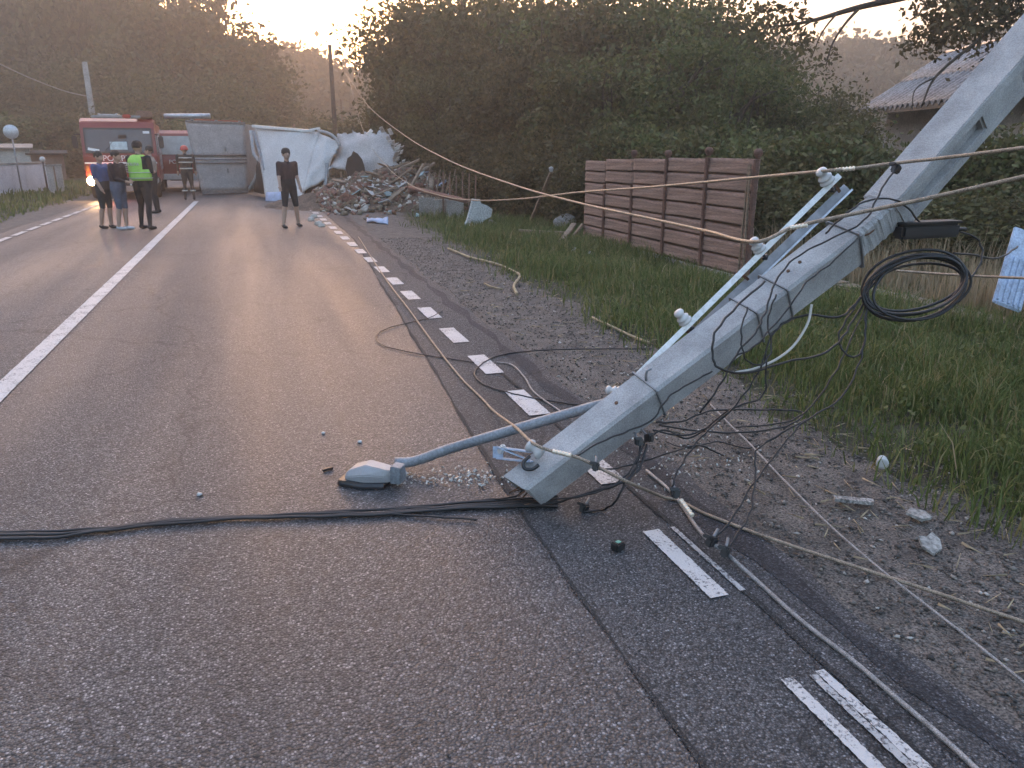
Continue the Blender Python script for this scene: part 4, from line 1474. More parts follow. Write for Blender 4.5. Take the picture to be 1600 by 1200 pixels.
shard_plate('slat_fragment', 1332, 784, [(-.09, -.018), (.09, -.022), (.10, .015), (-.085, .02)], 0.018, M_CONC_BRK, 'dark grey slat on the gravel near the grass edge', 'slat', (0.02, 0.05, -0.4))
shard_plate('grey_plate', 1434, 806, [(-.04, -.04), (.03, -.05), (.055, .0), (.02, .05), (-.045, .035)], 0.014, M_CONC2, 'flat grey stone chip on the gravel just beyond the crumpled scrap', 'stone chip', (0.1, 0.05, 0.3))
shard_plate('crumpled_scrap', 1452, 850, [(-.07, -.03), (-.01, -.05), (.05, -.03), (.08, .01), (.03, .02), (.01, .05), (-.05, .02)], 0.012, M_CONC2, 'crumpled grey plastic scrap on the gravel', 'scrap', (0.2, -0.15, 0.6))
for k, (px, py, nm) in enumerate([(312, 772, 'speck on the near lane in front of the lamp'), (505, 676, 'speck on the asphalt beyond the lamp head'), (562, 690, 'speck on the asphalt beside the lamp head'), (875, 535, 'stone on the gravel beyond the dashes')]):
    pebble('white_chip', G(px, py, 0.008), (0.013, 0.011, 0.008), M_PORC, 'small white ' + nm, 'chip', 50 + k)
wire('dry_stick', 'pale peeled stick lying at the edge of the grass beyond the pole', 'stick', [(925, 496), (960, 512), (985, 524), (1015, 536)], 0.013, M_STRAW, None, 5)
wire('dry_stick', 'pale curved root at the grass edge near the broken slab', 'stick', [(700, 388), (735, 402), (775, 412), (805, 425), (812, 432), (803, 446), (808, 460)], 0.018, M_STRAW, None, 6)
wire('dry_stick', 'short pale twig on the gravel near the curved root', 'stick', [(757, 443), (768, 448), (785, 452)], 0.012, M_STRAW, None, 5)


# ================================================================== BEHIND THE VERGE
# pale blue plastic cover leaning in the dry grass
cv_ = empty('plastic_cover', G(1578, 486), 0, 'pale blue ribbed plastic cover leaning in the dry grass', 'plastic cover')
a, b = D(1572, 480, 7.0), D(1606, 362, 7.2)
zz = (b - a).normalized()
CM = frame(zz, _rt)
L = (b - a).length
mb = MB()
mb.box((a + b) / 2, (0.26, 0.03, L), CM, 0.008)
loc(mb.build('back_panel', M_BLUEP, cv_), cv_)
for k in range(5):
    mb = MB()
    off = CM.col[0].to_3d() * (-0.10 + 0.05 * k) - CM.col[1].to_3d() * 0.02
    mb.bar(a + off + zz * 0.03, a.lerp(b, 0.62) + off, 0.022, 0.02, up=CM.col[1].to_3d(), bev=0.004)
    loc(mb.build('rib', M_BLUEP, cv_), cv_)
mb = MB()
mb.bar(a - CM.col[0].to_3d() * 0.10 - CM.col[1].to_3d() * 0.02, a + CM.col[0].to_3d() * 0.10 - CM.col[1].to_3d() * 0.02, 0.03, 0.03)
loc(mb.build('end_rail', M_BLUEP, cv_), cv_)

# low earthen footing running on from the fence
mb = MB()
for k in range(9):
    y0, y1 = 8.9 - k * 0.75, 8.9 - (k + 1) * 0.75 + 0.01
    mb.box((6.55 + random.uniform(-.015, .015), (y0 + y1) / 2, 0.05), (0.30, 0.75, 0.14 + random.uniform(-.02, .02)), None, 0.02)
tag(mb.build('fence_footing', M_SOIL), 'low tan footing strip between the grass and the dry grass', 'footing')

# ------------------------------------------------------------------ brown slab fence
FX = 5.85
fence = empty('brown_fence', (FX, 10.5, 0), 0, 'brown wood-textured concrete slab fence with round-topped posts', 'fence')
posts = [8.30, 9.40, 10.50, 11.60, 12.65, 13.55]
tops = [1.52, 1.54, 1.50, 1.50, 1.46, 1.42]


def slab_mesh(seed):
    """slab with hammered, wood-like relief on the side facing the road"""
    g = np.random.default_rng(seed)
    ny, nz = 14, 6
    vs = []
    for side in (0, 1):
        for i in range(ny + 1):
            for j in range(nz + 1):
                y, z = i / ny - .5, j / nz - .5
                e = min(1, (0.5 - abs(z)) * 5)
                x = (-0.026 - 0.004 * e + 0.005 * math.sin(j * 2.1 + i * 0.5 + seed) * e + g.normal() * 0.0035) if side == 0 else 0.02
                vs.append((x, y, z))
    n1 = (ny + 1) * (nz + 1)
    fs = []
    for i in range(ny):
        for j in range(nz):
            q = i * (nz + 1) + j
            fs.append((q, q + nz + 1, q + nz + 2, q + 1))
            fs.append((n1 + q, n1 + q + 1, n1 + q + nz + 2, n1 + q + nz + 1))
    for j in range(nz):
        for q in (j, ny * (nz + 1) + j):
            fs.append((q, q + 1, n1 + q + 1, n1 + q))
    for i in range(ny):
        for q in (i * (nz + 1), i * (nz + 1) + nz):
            fs.append((q, n1 + q, n1 + q + nz + 1, q + nz + 1))
    return vs, fs


slab_data = []
for s in range(4):
    v, f = slab_mesh(s)
    o = np_mesh('slab', v, f, M_FENCE)
    bm = bmesh.new()
    bm.from_mesh(o.data)
    bmesh.ops.recalc_face_normals(bm, faces=bm.faces)
    bm.to_mesh(o.data)
    bm.free()
    slab_data.append(o.data)
    bpy.data.objects.remove(o)
ROWS = 7
for i in range(len(posts) - 1):
    y0, y1 = posts[i], posts[i + 1]
    hgt = (tops[i] + tops[i + 1]) / 2
    for r in range(ROWS):
        o = link(bpy.data.objects.new('slab', slab_data[(i * 3 + r) % 4]), fence)
        rh = (hgt - 0.08) / ROWS
        o.location = (random.uniform(-.008, .008), (y0 + y1) / 2 - 10.5, 0.08 + rh * (r + 0.5))
        o.scale = (1.0, (y1 - y0) - 0.02, rh - 0.002)
        o.rotation_euler = (random.uniform(-.008, .008), random.uniform(-.012, .012), 0)
for i, yp in enumerate(posts):
    if i == 5:
        continue
    hp = tops[i] if i < 3 else tops[i] - 0.42
    mb = MB()
    mb.box((-0.035, yp - 10.5, hp / 2), (0.055, 0.05, hp), None, 0.006)
    p = mb.build('post', M_FPOST, fence)
    if i < 3 or i == 3:
        zt = tops[i] + 0.01
        MB().lathe([(0.03, 0), (0.03, 0.02), (0.045, 0.035), (0.055, 0.07), (0.045, 0.105), (0.02, 0.12)], Matrix.Translation((-0.02, yp - 10.5, zt)), 12).build('finial', M_FPOST, p)
mb = MB()
for i in range(12):
    mb.box((-0.01, -2.2 + i * 0.46, 0.03), (0.16, 0.46, 0.10 + random.uniform(-.02, .02)), None, 0.015)
mb.build('plinth', M_CONC2, fence)
for k, (yy, ln) in enumerate([(8.33, 0.04), (8.43, -0.03)]):
    MB().bar((-0.07, yy - 10.5, 0.1), (-0.07, yy - 10.5 + ln, 1.46), 0.022, 0.022).build('loose_stake', M_WOOD, fence)

# broken pieces left of the fence
sl = empty('broken_slab', G(750, 356), 0.15, 'pale grey broken wall slab standing tilted at the grass edge', 'wall slab')
MB().prism([(-.42, 0, 0), (-.30, 0, .16), (-.22, 0, .40), (-.16, 0, .62), (.02, 0, .60), (.03, 0, .52), (.20, 0, .46), (.31, 0, .38), (.27, 0, .22), (.12, 0, .16), (.0, 0, .02)], (0, 0.08, 0)).build('slab_body', pbr('pale slab', (0.44, 0.455, 0.44), 0.85, 0, .15, 5, .3, 40, .4, 30), sl, 0.008)
MB().box((.30, .02, .07), (.20, .12, .14), Euler((.3, .5, .4)).to_matrix(), 0.02).build('slab_chunk', M_CONC2, sl)
MB().box((-.42, -.05, .03), (.30, .10, .05), Euler((0, .1, .2)).to_matrix(), 0.01).build('slab_chunk', M_CONC2, sl)


def plank(name, a, b, w, h, mat, label, cat='plank', group=None):
    a, b = Vector(a), Vector(b)
    o = MB().bar(a, b, w, h, bev=0.004).build(name, mat)
    return tag(o, label, cat, group)


plank('leaning_stake', G(826, 354), D(862, 268, 15.2), 0.07, 0.05, M_WOOD, 'tall thin wooden stake leaning in the gap left of the fence', 'stake')
pebble('torn_rag', D(861, 264, 15.2), (0.05, 0.05, 0.05), M_GREYP, 'grey rag caught on top of the leaning stake', 'rag', 71)
plank('fallen_plank', G(808, 362, .1), G(882, 366, .12), 0.10, 0.09, M_WOOD, 'long grey plank lying level left of the fence')
plank('fallen_plank', G(870, 386, .02), D(897, 350, 14.2), 0.10, 0.04, M_WOOD, 'plank tilted up against the left end of the fence')
plank('fallen_plank', G(892, 374, .02), D(911, 350, 14.4), 0.08, 0.04, M_WOOD, 'short plank propped beside the tilted plank at the fence end')
plank('fallen_plank', G(830, 376, .03), G(905, 380, .05), 0.16, 0.06, M_CONC2, 'grey concrete strip lying in front of the fallen planks', 'concrete strip')
pebble('dark_lump', G(880, 350, .15), (0.25, 0.2, 0.22), M_CONC_BRK, 'dark lump of rubble behind the fallen planks', 'rubble', 72)
pebble('white_chip', G(897, 392, .05), (0.06, 0.05, 0.05), M_PORC, 'white chip in the grass below the left end of the fence', 'chip', 73)
pebble('white_chip', G(922, 396, .04), (0.04, 0.04, 0.04), M_PORC, 'small pale chip at the plinth under the fence', 'chip', 74)
pipe = wire('red_pipe', 'reddish pipe lying level from the debris heap towards the broken slab', 'pipe', [(640, 293, 20), (690, 305, 18.5), (728, 314, 17.6)], 0.055, M_BRICK, None, 4)
# board screen and pickets behind the slab
scr = empty('board_screen', G(715, 345), 0, 'brown board screen standing behind the broken slab', 'board screen')
bx = G(690, 330)
for k in range(6):
    p = D(692 + k * 10, 318 - k * 0.5, 19.0)
    t = D(697 + k * 10, 268 + (k % 3) * 3, 19.0)
    p.z = 0.0
    o = MB().bar(p, (p.x + 0.03, p.y, t.z), 0.145, 0.03, up=_rt, bev=0.004).build('board', M_BROWN, scr)
    loc(o, scr)
lowwall = empty('low_block_wall', G(700, 335), 0, 'low grey block wall under the red pipe', 'low wall')
for k in range(3):
    p = G(672 + k * 22, 338 + k * 3)
    o = MB().box((p.x, p.y + 0.3, 0.22), (0.42, 0.18, 0.44), Euler((0, 0, -0.25)).to_matrix(), 0.015).build('block', M_CONC2, lowwall)
    loc(o, lowwall)
for k in range(6):
    a = D(662 + k * 7, 300, 20.5)
    a.z = 0.0
    b = D(672 + k * 8, 262 + (k * 7) % 11, 20.3)
    plank('picket', a, b, 0.035, 0.03, M_WOOD, 'thin leaning picket in the row behind the debris heap', 'picket', 'leaning pickets behind the debris heap')


# ------------------------------------------------------------------ house on the right
hs = empty('roadside_house', (0, 0, 0), 0, 'low pale house with ribbed grey roof half hidden by shrubs', 'house')
ea, eb = Vector((17.6, 20.2, 0)), Vector((15.0, 12.8, 0))
ed = (eb - ea).normalized()
hu = Vector((-ed.y, ed.x, 0))
if hu.x < 0:
    hu = -hu
EZ, RZ, RUN = 2.72, 4.32, 2.35
Ln = (eb - ea).length
# corrugated sheets laid in courses, each sheet a piece
nsheet, ncourse = 9, 2
sw = Ln / nsheet
for cI in range(ncourse):
    for k in range(nsheet):
        v, f = [], []
        nx_, t0, t1 = 24, cI / ncourse - 0.02, (cI + 1) / ncourse + 0.02
        for j in range(nx_ + 1):
            s = k * sw + sw * 1.01 * j / nx_
            dz = 0.065 * math.sin(j / nx_ * 2 * math.pi * 3)
            for t in (t0, t1):
                p = ea + ed * s + hu * (RUN * t)
                v.append((p.x, p.y, EZ + (RZ - EZ) * t + dz + 0.02 * (1 if t == t0 else 0) + 0.012 * (k % 2)))
        for j in range(nx_):
            f.append((2 * j, 2 * j + 1, 2 * j + 3, 2 * j + 2))
        o = np_mesh('roof_sheet', v, f, M_ROOF, hs)
        so = o.modifiers.new('thickness', 'SOLIDIFY')
        so.thickness = 0.012
# back slope and gable
ra, rb = ea + hu * RUN, eb + hu * RUN
ba, bb = ea + hu * 2 * RUN, eb + hu * 2 * RUN
mb = MB()
mb.prism([(ra.x, ra.y, RZ), (ra.x, ra.y, RZ - .05), (ba.x, ba.y, EZ - .05), (ba.x, ba.y, EZ)], (rb - ra))
mb.build('back_slope', M_ROOF, hs)
mb = MB()
mb.tube([(ra.x, ra.y, RZ + 0.03), (rb.x, rb.y, RZ + 0.03)], 0.07, 8)
mb.build('ridge_cap', M_ROOF, hs)
mb = MB()
mb.bar((ea.x, ea.y, EZ - 0.07), (eb.x, eb.y, EZ - 0.07), 0.05, 0.12)
mb.build('eave_board', M_WOOD, hs)
wl = hu * 0.65
wa, wb = ea + wl + ed * 0.5, eb + wl - ed * 0.3
mb = MB()
c = (wa + wb) / 2 + hu * (RUN - 0.65)
mb.prism([(wa.x, wa.y, 0), (wb.x, wb.y, 0), (wb.x, wb.y, EZ + 0.2), (wa.x, wa.y, EZ + 0.2)], hu * (2 * RUN - 1.3))
mb.build('wall', M_PLASTER, hs)
for k, t in enumerate((0.42, 0.72)):
    p = wa.lerp(wb, t) - hu * 0.03
    w = MB().box((p.x, p.y, 1.45), (0.06, 1.0, 1.1), Euler((0, 0, math.atan2(ed.y, ed.x) - math.pi / 2)).to_matrix(), 0.005).build('window', M_WHITEP, hs)
    q = p - hu * 0.032
    MB().box((q.x, q.y, 1.45), (0.03, 0.84, 0.94), Euler((0, 0, math.atan2(ed.y, ed.x) - math.pi / 2)).to_matrix()).build('pane', M_GLASS, w)

# ------------------------------------------------------------------ far poles, sign, wall on the left, far houses
def far_pole(px0, py0, px1, py1, d, r, label, mat=M_CONC2, arms=False):
    t = D(px0, py0, d)
    b = Vector((t.x, t.y, 0))
    root = empty('utility_pole', b, 0, label, 'utility pole')
    dx = D(px1, py1, d) - t
    mb = MB()
    k = (dx.x / max(0.1, -dx.z), dx.y / max(.1, -dx.z))
    mb.tube([(0, 0, -0.3), (0, 0, t.z)], [r * 1.25, r * 0.85], 10)
    mb.build('shaft', mat, root)
    if arms:
        MB().bar((-.6, 0, t.z - .4), (.6, 0, t.z - .4), 0.09, 0.09).build('crossarm', M_BAND, root)
        for x in (-.5, 0, .5):
            MB().lathe([(0.04, 0), (0.05, .06), (0.03, .14)], Matrix.Translation((x, 0, t.z - .35)), 8).build('insulator', M_PORC, root)
    return root


far_pole(132, 97, 140, 195, 45, 0.17, 'tall pale concrete utility pole rising behind the lit fire engine')
far_pole(177, 140, 178, 185, 70, 0.17, 'short distant utility pole just right of the taller one')
far_pole(515, 70, 523, 208, 42, 0.12, 'slim dark utility pole standing against the bright sky behind the wreck', M_BARK)
for k, (px, d) in enumerate([(527, 43), (537, 44)]):
    a = D(px + 3, 225, d)
    a.z = 0
    b = D(px - 8 + 3 * k, 130 + 25 * k, d)
    plank('guy_strut', a, b, 0.09, 0.09, M_WOOD, ['strut closest to the slim dark pole behind the wreck', 'outer strut beside the slim dark pole behind the wreck'][k], 'strut')

sg = D(17, 206, 28)
sgn = empty('round_sign', (sg.x, sg.y, 0), YAW * -1 + 0.4, 'round traffic sign seen from its grey back on a thin post', 'traffic sign')
MB().lathe([(0.02, -.006), (0.245, -.006), (0.25, 0.0), (0.245, 0.006), (0.02, 0.006)], Matrix.Translation((0, 0, sg.z)) @ Matrix.Rotation(math.pi / 2, 4, 'X'), 28).build('disc', M_STEEL, sgn)
MB().tube([(0, 0.035, -.1), (0, 0.035, sg.z + .2)], 0.028, 8).build('post', M_BAND, sgn)
mb = MB()
for dz in (-.08, .08):
    mb.box((0, 0.02, sg.z + dz), (.09, .03, .03))
mb.build('clamp', M_BAND, sgn)

ww = empty('whitewashed_wall', G(40, 302), 0, 'low whitewashed garden wall at the left edge beyond the verge', 'wall')
p0, p1 = G(-160, 330), G(74, 297)
for k in range(5):
    a, b = p0.lerp(p1, k / 5), p0.lerp(p1, (k + 1) / 5)
    hgt = 1.12 if k > 1 else 1.2
    o = MB().bar((a.x, a.y, hgt / 2 - .05), (b.x, b.y, hgt / 2 - .05), hgt, 0.18, up=(b - a).cross(Vector((0, 0, 1))), bev=0.008)
    loc(o.build('panel', M_PLASTERW, ww), ww)
mb = MB().bar((p0.x, p0.y, 1.16), (p1.x, p1.y, 1.1), 0.26, 0.06, bev=0.01)
loc(mb.build('coping', M_CONC2, ww), ww)
shed = empty('grey_shed', G(45, 288), 0.2, 'small grey shed with dark lean-to roof behind the whitewashed wall', 'shed')
MB().box((-.6, 1.5, 0.85), (1.7, 1.6, 1.7), None, 0.01).build('wall', M_PLASTER, shed)
MB().box((.9, 1.6, 0.72), (1.5, 1.4, 1.44), None, 0.01).build('side_wall', M_BROWN, shed)
MB().box((-.6, 1.45, 1.75), (2.0, 1.9, 0.08), Euler((0.1, 0, 0)).to_matrix(), 0.01).build('roof', M_ROOF, shed)
MB().box((.95, 1.5, 1.47), (1.8, 1.8, 0.07), Euler((0.08, 0, 0)).to_matrix(), 0.01).build('lean_to_roof', M_DARK, shed)
for k, (px, py) in enumerate([(84, 302), (97, 300)]):
    g0 = G(px, py)
    root = empty('gate_post', g0, 0.1, ['pale concrete gate post nearest the whitewashed wall', 'pale concrete gate post closer to the fire engine'][k], 'gate post')
    MB().box((0, 0, 0.5), (0.22, 0.22, 1.0), None, 0.012).build('shaft', M_PLASTER, root)
    MB().box((0, 0, 1.03), (0.28, 0.28, 0.07), None, 0.015).build('cap', M_CONC2, root)
gp = G(75, 300)
root = empty('post_lamp', gp, 0, 'dark thin post with a white globe at the end of the whitewashed wall', 'garden lamp')
MB().tube([(0, 0, -.1), (0, 0, 1.15)], 0.035, 8).build('post', M_BLACKP, root)
MB().lathe([(0.03, 0), (0.09, .04), (0.11, .10), (0.09, .17), (0.03, .21)], Matrix.Translation((0, 0, 1.14)), 14).build('globe', M_PORC, root)


def far_house(px, py, d, w, dep, hw, hr, rz, label, rm, wm=M_PLASTER):
    p = D(px, py, d)
    root = empty('far_house', (p.x, p.y, 0), rz, label, 'house')
    MB().box((0, 0, hw / 2), (w, dep, hw), None, 0.01).build('wall', wm, root)
    MB().prism([(-w / 2 - .3, -dep / 2 - .3, hw), (-w / 2 - .3, dep / 2 + .3, hw), (-w / 2 - .3, 0, hw + hr)], (w + .6, 0, 0)).build('roof', rm, root)
    MB().box((w * .2, .4, hw + hr * .9), (.4, .4, .9), None, 0.01).build('chimney', M_BRICK, root)
    for x in (-w * .25, w * .25):
        wdw = MB().box((x, -dep / 2 - .02, hw * .55), (0.9, 0.06, 1.0), None, .005).build('window', M_WHITEP, root)
        MB().box((x, -dep / 2 - .055, hw * .55), (.74, .03, .84)).build('pane', M_GLASS, wdw)
    return root


far_house(420, 195, 58, 3.2, 4, 2.2, 1.4, 0.3, 'distant house with reddish roof above the overturned truck', M_REDROOF)
far_house(462, 192, 62, 2.6, 3.5, 2.6, 0.9, -0.1, 'distant small house with pale grey roof right of the red roof', M_ROOF, M_PLASTERW)


# ================================================================== WRECK ACROSS THE ROAD
def panel_sheet(name, corners, nx, nz, bulge, noise_amp, mat, parent, thick=0.03, seed=0, jag=None):
    """dented sheet between four corners (bottom left, bottom right, top right, top left)"""
    a, b, c, d = [Vector(p) for p in corners]
    nrm = (b - a).cross(d - a).normalized()
    g = random.Random(seed)
    ph = [g.uniform(0, 6.3) for _ in range(8)]
    vs = []
    for j in range(nz + 1):
        for i in range(nx + 1):
            u, v = i / nx, j / nz
            p = (a.lerp(b, u)).lerp(d.lerp(c, u), v)
            k = math.sin(u * 5 + ph[0]) * math.sin(v * 4 + ph[1]) + 0.6 * math.sin(u * 11 + v * 5 + ph[2]) + 0.5 * math.sin(v * 13 - u * 7 + ph[3])
            p = p + nrm * (bulge * math.sin(math.pi * u) * math.sin(math.pi * v) + noise_amp * k)
            if jag and (i in (0, nx) and 'x' in jag or j == nz and 'z' in jag or i == nx and 'r' in jag):
                p += Vector((g.uniform(-1, 1), g.uniform(-1, 1), g.uniform(-1, 1))) * 0.10
            vs.append(p)
    fs = []
    for j in range(nz):
        for i in range(nx):
            q = j * (nx + 1) + i
            fs.append((q, q + 1, q + nx + 2, q + nx + 1))
    o = np_mesh(name, [tuple(v) for v in vs], fs, mat, parent, smooth=True)
    so = o.modifiers.new('thickness', 'SOLIDIFY')
    so.thickness = thick
    return o


# trailer lying on its side, rear doors towards us
tr = empty('overturned_trailer', (-0.7, 30.6, 0), 0, 'white box trailer lying on its side with its rear doors facing the road', 'trailer')
tl, tr_ = G(316, 304.5), G(388, 302)
bl, brr = Vector((tl.x, tl.y, 0.12)), Vector((tr_.x, tr_.y, 0.12))
dx = (brr - bl)
H_T = 2.45
tlx = bl + Vector((-0.28, 0, H_T))
trx = brr + Vector((0.12, 0.15, H_T - 0.04))
mid_l, mid_r = bl.lerp(tlx, 0.50), brr.lerp(trx, 0.50)
loc(panel_sheet('lower_door', (bl, brr, mid_r - Vector((0, 0, .03)), mid_l - Vector((0, 0, .03))), 14, 8, -0.03, 0.008, M_WHITE_DIRTY, tr, 0.05, 1), tr)
loc(panel_sheet('upper_door', (mid_l + Vector((0, 0, .03)), mid_r + Vector((0, 0, .03)), trx, tlx), 14, 8, -0.02, 0.006, M_WHITE_DIRTY, tr, 0.05, 2), tr)
fwd = Vector((dx.y, -dx.x, 0)).normalized()
if fwd.y > 0:
    fwd = -fwd
for k, t in enumerate((0.42, 0.47, 0.535)):
    a, b = bl.lerp(tlx, t) + fwd * 0.05, brr.lerp(trx, t) + fwd * 0.05
    loc(MB().tube([a, b], 0.022, 7).build('lock_rod', M_BAND, tr), tr)
for t in (0.3, 0.62):
    mb = MB()
    p = bl.lerp(brr, 0.6).lerp(tlx.lerp(trx, 0.6), t) + fwd * 0.06
    mb.box(p, (0.07, 0.05, 0.16), None, 0.01)
    loc(mb.build('latch', M_BAND, tr), tr)
mb = MB()
mb.bar(tlx + Vector((0, 0, .03)), trx + Vector((0, 0, .03)), 0.09, 0.07, bev=0.01)
mb.bar(bl - Vector((0, 0, .05)), brr - Vector((0, 0, .05)), 0.10, 0.10, bev=0.01)
loc(mb.build('rear_frame', M_BAND, tr), tr)
loc(MB().bar(tlx.lerp(trx, .15) + Vector((0, 0, .09)) + fwd * .02, tlx.lerp(trx, .95) + Vector((0, 0, .09)) + fwd * .02, 0.05, 0.04).build('red_marker_strip', M_REDLIGHT, tr), tr)
mb = MB()
for t in (.1, .5, .9):
    p = tlx.lerp(trx, t) + Vector((0, 0, .07)) + fwd * .05
    mb.lathe([(0.05, -.03), (0.06, 0), (0.05, .03)], Matrix.Translation(p), 10)
loc(mb.build('hinge', M_BAND, tr), tr)
back = Vector((0.9, 5.0, 0))
mb = MB()
mb.prism([bl + back * 0.012, brr + back * 0.012, trx + back * 0.012, tlx + back * 0.012], back)
loc(mb.build('box_body', M_WHITE_DIRTY, tr), tr)
# torn mudflap and twisted rail at its right edge
mb = MB()
mb.tube(spline([D(392, 205, 28.6), D(397, 240, 28.2), D(404, 252, 28.0), D(401, 275, 28.0), D(390, 296, 28.4)], 6), 0.07, 8)
loc(mb.build('bent_rail', M_GREYP, tr), tr)
loc(panel_sheet('torn_flap', (D(398, 300, 28.0), D(420, 305, 27.4), D(414, 262, 27.2), D(400, 250, 28.0)), 6, 6, 0.1, 0.04, M_DARK, tr, 0.03, 9), tr)

# second box, its white roof torn open towards the verge
bxr = empty('wrecked_box_body', (1.5, 27.5, 0), 0, 'white truck box on its side with its roof torn open beside the debris', 'truck box')
q = dict(a=D(416, 318, 25.6), b=D(472, 318, 24.6), c=D(512, 296, 24.8), t0=D(397, 198, 26.6), t1=D(498, 206, 25.2), t2=D(531, 224, 24.9))
for k_ in ('a', 'b'):
    q[k_].z = 0.05
loc(panel_sheet('roof_panel', (q['a'], q['b'], q['t1'], q['t0']), 22, 16, 0.02, 0.012, M_WHITE, bxr, 0.04, 4), bxr)
loc(panel_sheet('side_panel', (q['b'] + Vector((0.02, 0, .25)), q['c'] + Vector((0, 0, .35)), q['t2'], q['t1']), 12, 14, 0.10, 0.04, M_WHITE, bxr, 0.04, 5, 'r'), bxr)
loc(panel_sheet('torn_end_panel', (D(518, 262, 24.9), D(634, 284, 23.8), D(606, 208, 24.4), D(528, 206, 25.2)), 22, 16, 0.08, 0.055, M_WHITE_DIRTY, bxr, 0.03, 6, 'zr'), bxr)
loc(panel_sheet('blue_skirt', (D(414, 319, 25.4), D(448, 319, 24.9), D(450, 300, 24.95), D(416, 300, 25.5)), 6, 3, 0.02, 0.01, M_BLUE, bxr, 0.02, 7), bxr)
mb = MB()
mb.bar(D(395, 197, 26.5), D(490, 205, 25.3), 0.12, 0.09, bev=0.01)
mb.bar(D(470, 206, 25.2), D(500, 200, 25.1), 0.08, 0.06, bev=0.01)
loc(mb.build('top_rail', M_WHITEP, bxr), bxr)
mb = MB()
mb.tube(spline([D(497, 204, 25.0), D(515, 209, 24.9), D(527, 219, 24.8), D(530, 228, 24.8)], 5), 0.05, 7)
loc(mb.build('bent_roof_rail', M_GREYP, bxr), bxr)
mb = MB()
mb.bar(D(511, 255, 24.7), D(509, 292, 24.7), 0.09, 0.06)
loc(mb.build('corner_post', M_BAND, bxr), bxr)
loc(MB().bar(D(396, 205, 26.4), D(414, 266, 25.9), 0.09, 0.06).build('corner_post', M_BAND, bxr), bxr)
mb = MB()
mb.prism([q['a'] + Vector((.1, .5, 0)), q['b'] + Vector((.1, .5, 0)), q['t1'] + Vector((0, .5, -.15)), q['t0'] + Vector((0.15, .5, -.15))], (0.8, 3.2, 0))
loc(mb.build('painted_interior_shade', M_DARK, bxr), bxr)  # solid near-black block, painting the shade inside the box
hole_shade = [(540, 262), (544, 276), (572, 278), (570, 262), (566, 249), (559, 240), (552, 236), (549, 243), (543, 247)]
loc(MB().prism([D(px, py, 24.0) for px, py in hole_shade], (0.0, 0.06, 0.0)).build('painted_hole_shade', M_DARK, bxr), bxr)  # flat near-black sheet before the panel, painted as the shade of a hole
# foam tatters along the torn edge
rs = random.Random(31)
for k in range(26):
    t = k / 25
    px = 606 + 28 * t + rs.uniform(-10, 6)
    py = 212 + t * 76 + rs.uniform(-5, 5)
    c = D(px, py, 23.9 + rs.uniform(-.2, .2))
    s = rs.uniform(.06, .15)
    a = Vector((rs.uniform(-.3, .6), rs.uniform(-.3, .3), rs.uniform(.3, 1))).normalized() * s * 1.8
    o = MB().prism([c, c + Vector((s, 0.05, .3 * s)), c + a + Vector((s * .7, 0, 0)), c + a * .8 - Vector((s * .2, 0, 0))], (0.02, 0.09, 0.02)).build('foam_tatter', M_FOAM, bxr)
    loc(o, bxr)

# debris heap
rs = random.Random(17)
hx, hy = 4.1, 24.0


def heap_z(x, y):
    u, v = (x - hx) / 3.3, (y - hy - 0.15 * (hx - x)) / 2.3
    d = u * u + v * v
    return max(0.0, 1.05 * math.exp(-d * 1.5) - 0.08)


nv = 40
vs, fs = [], []
for i in range(nv + 1):
    for j in range(nv + 1):
        x, y = hx - 4.6 + 9.2 * i / nv, hy - 3.6 + 7.2 * j / nv
        z = heap_z(x, y)
        vs.append((x, y, z * (1 + .3 * rs.uniform(-1, 1)) - 0.03 + (rs.uniform(0, .05) if z > 0.05 else -.03)))
for i in range(nv):
    for j in range(nv):
        k = i * (nv + 1) + j
        fs.append((k, k + nv + 1, k + nv + 2, k + 1))
tag(np_mesh('debris_mound', vs, fs, pbr('debris earth', (0.10, 0.065, 0.045), 0.95, 0, .5, 3, .6, 25, .8, 12)), 'dark earthy mound of crushed debris beside the wreck', 'debris', kind='stuff')
sets = [('rubble_crumbs', 800, M_BRICK, (.03, .12), 'reddish crumbled brick strewn through the debris heap'),
        ('rubble_crumbs', 420, M_FOAM, (.02, .12), 'pale crumbs of foam and plaster strewn through the debris heap'),
        ('rubble_crumbs', 900, M_SOIL, (.03, .13), 'grey-brown crumbs strewn through the debris heap'),
        ('rubble_crumbs', 50, M_TEAL, (.03, .10), 'bluish-green plastic crumbs strewn through the debris heap')]
for nm, n, mt, (s0, s1), lb in sets:
    mb = MB()
    vs, fs = [], []
    for k in range(n):
        x, y = rs.gauss(hx, 1.8), rs.gauss(hy - .6, 1.1)
        if x < 1.7:
            x = 1.7 + rs.random()
        z = heap_z(x, y)
        s = rs.uniform(s0, s1)
        M = Matrix.Translation((x, y, z + s * .3)) @ Euler((rs.uniform(-1, 1), rs.uniform(-1, 1), rs.uniform(0, 3))).to_matrix().to_4x4()
        sx, sy, sz = s * rs.uniform(.6, 1.6), s * rs.uniform(.5, 1), s * rs.uniform(.2, .6)
        b = len(vs)
        for cx, cy, cz in ((-1, -1, -1), (1, -1, -1), (1, 1, -1), (-1, 1, -1), (-1, -1, 1), (1, -1, 1), (1, 1, 1), (-1, 1, 1)):
            vs.append(tuple(M @ Vector((cx * sx / 1.4, cy * sy / 1.4 * rs.uniform(.7, 1.1), cz * sz / 1.4))))
        for f in ((0, 3, 2, 1), (4, 5, 6, 7), (0, 1, 5, 4), (1, 2, 6, 5), (2, 3, 7, 6), (3, 0, 4, 7)):
            fs.append(tuple(b + i for i in f))
    tag(np_mesh(nm, vs, fs, mt), lb, 'rubble', kind='stuff')
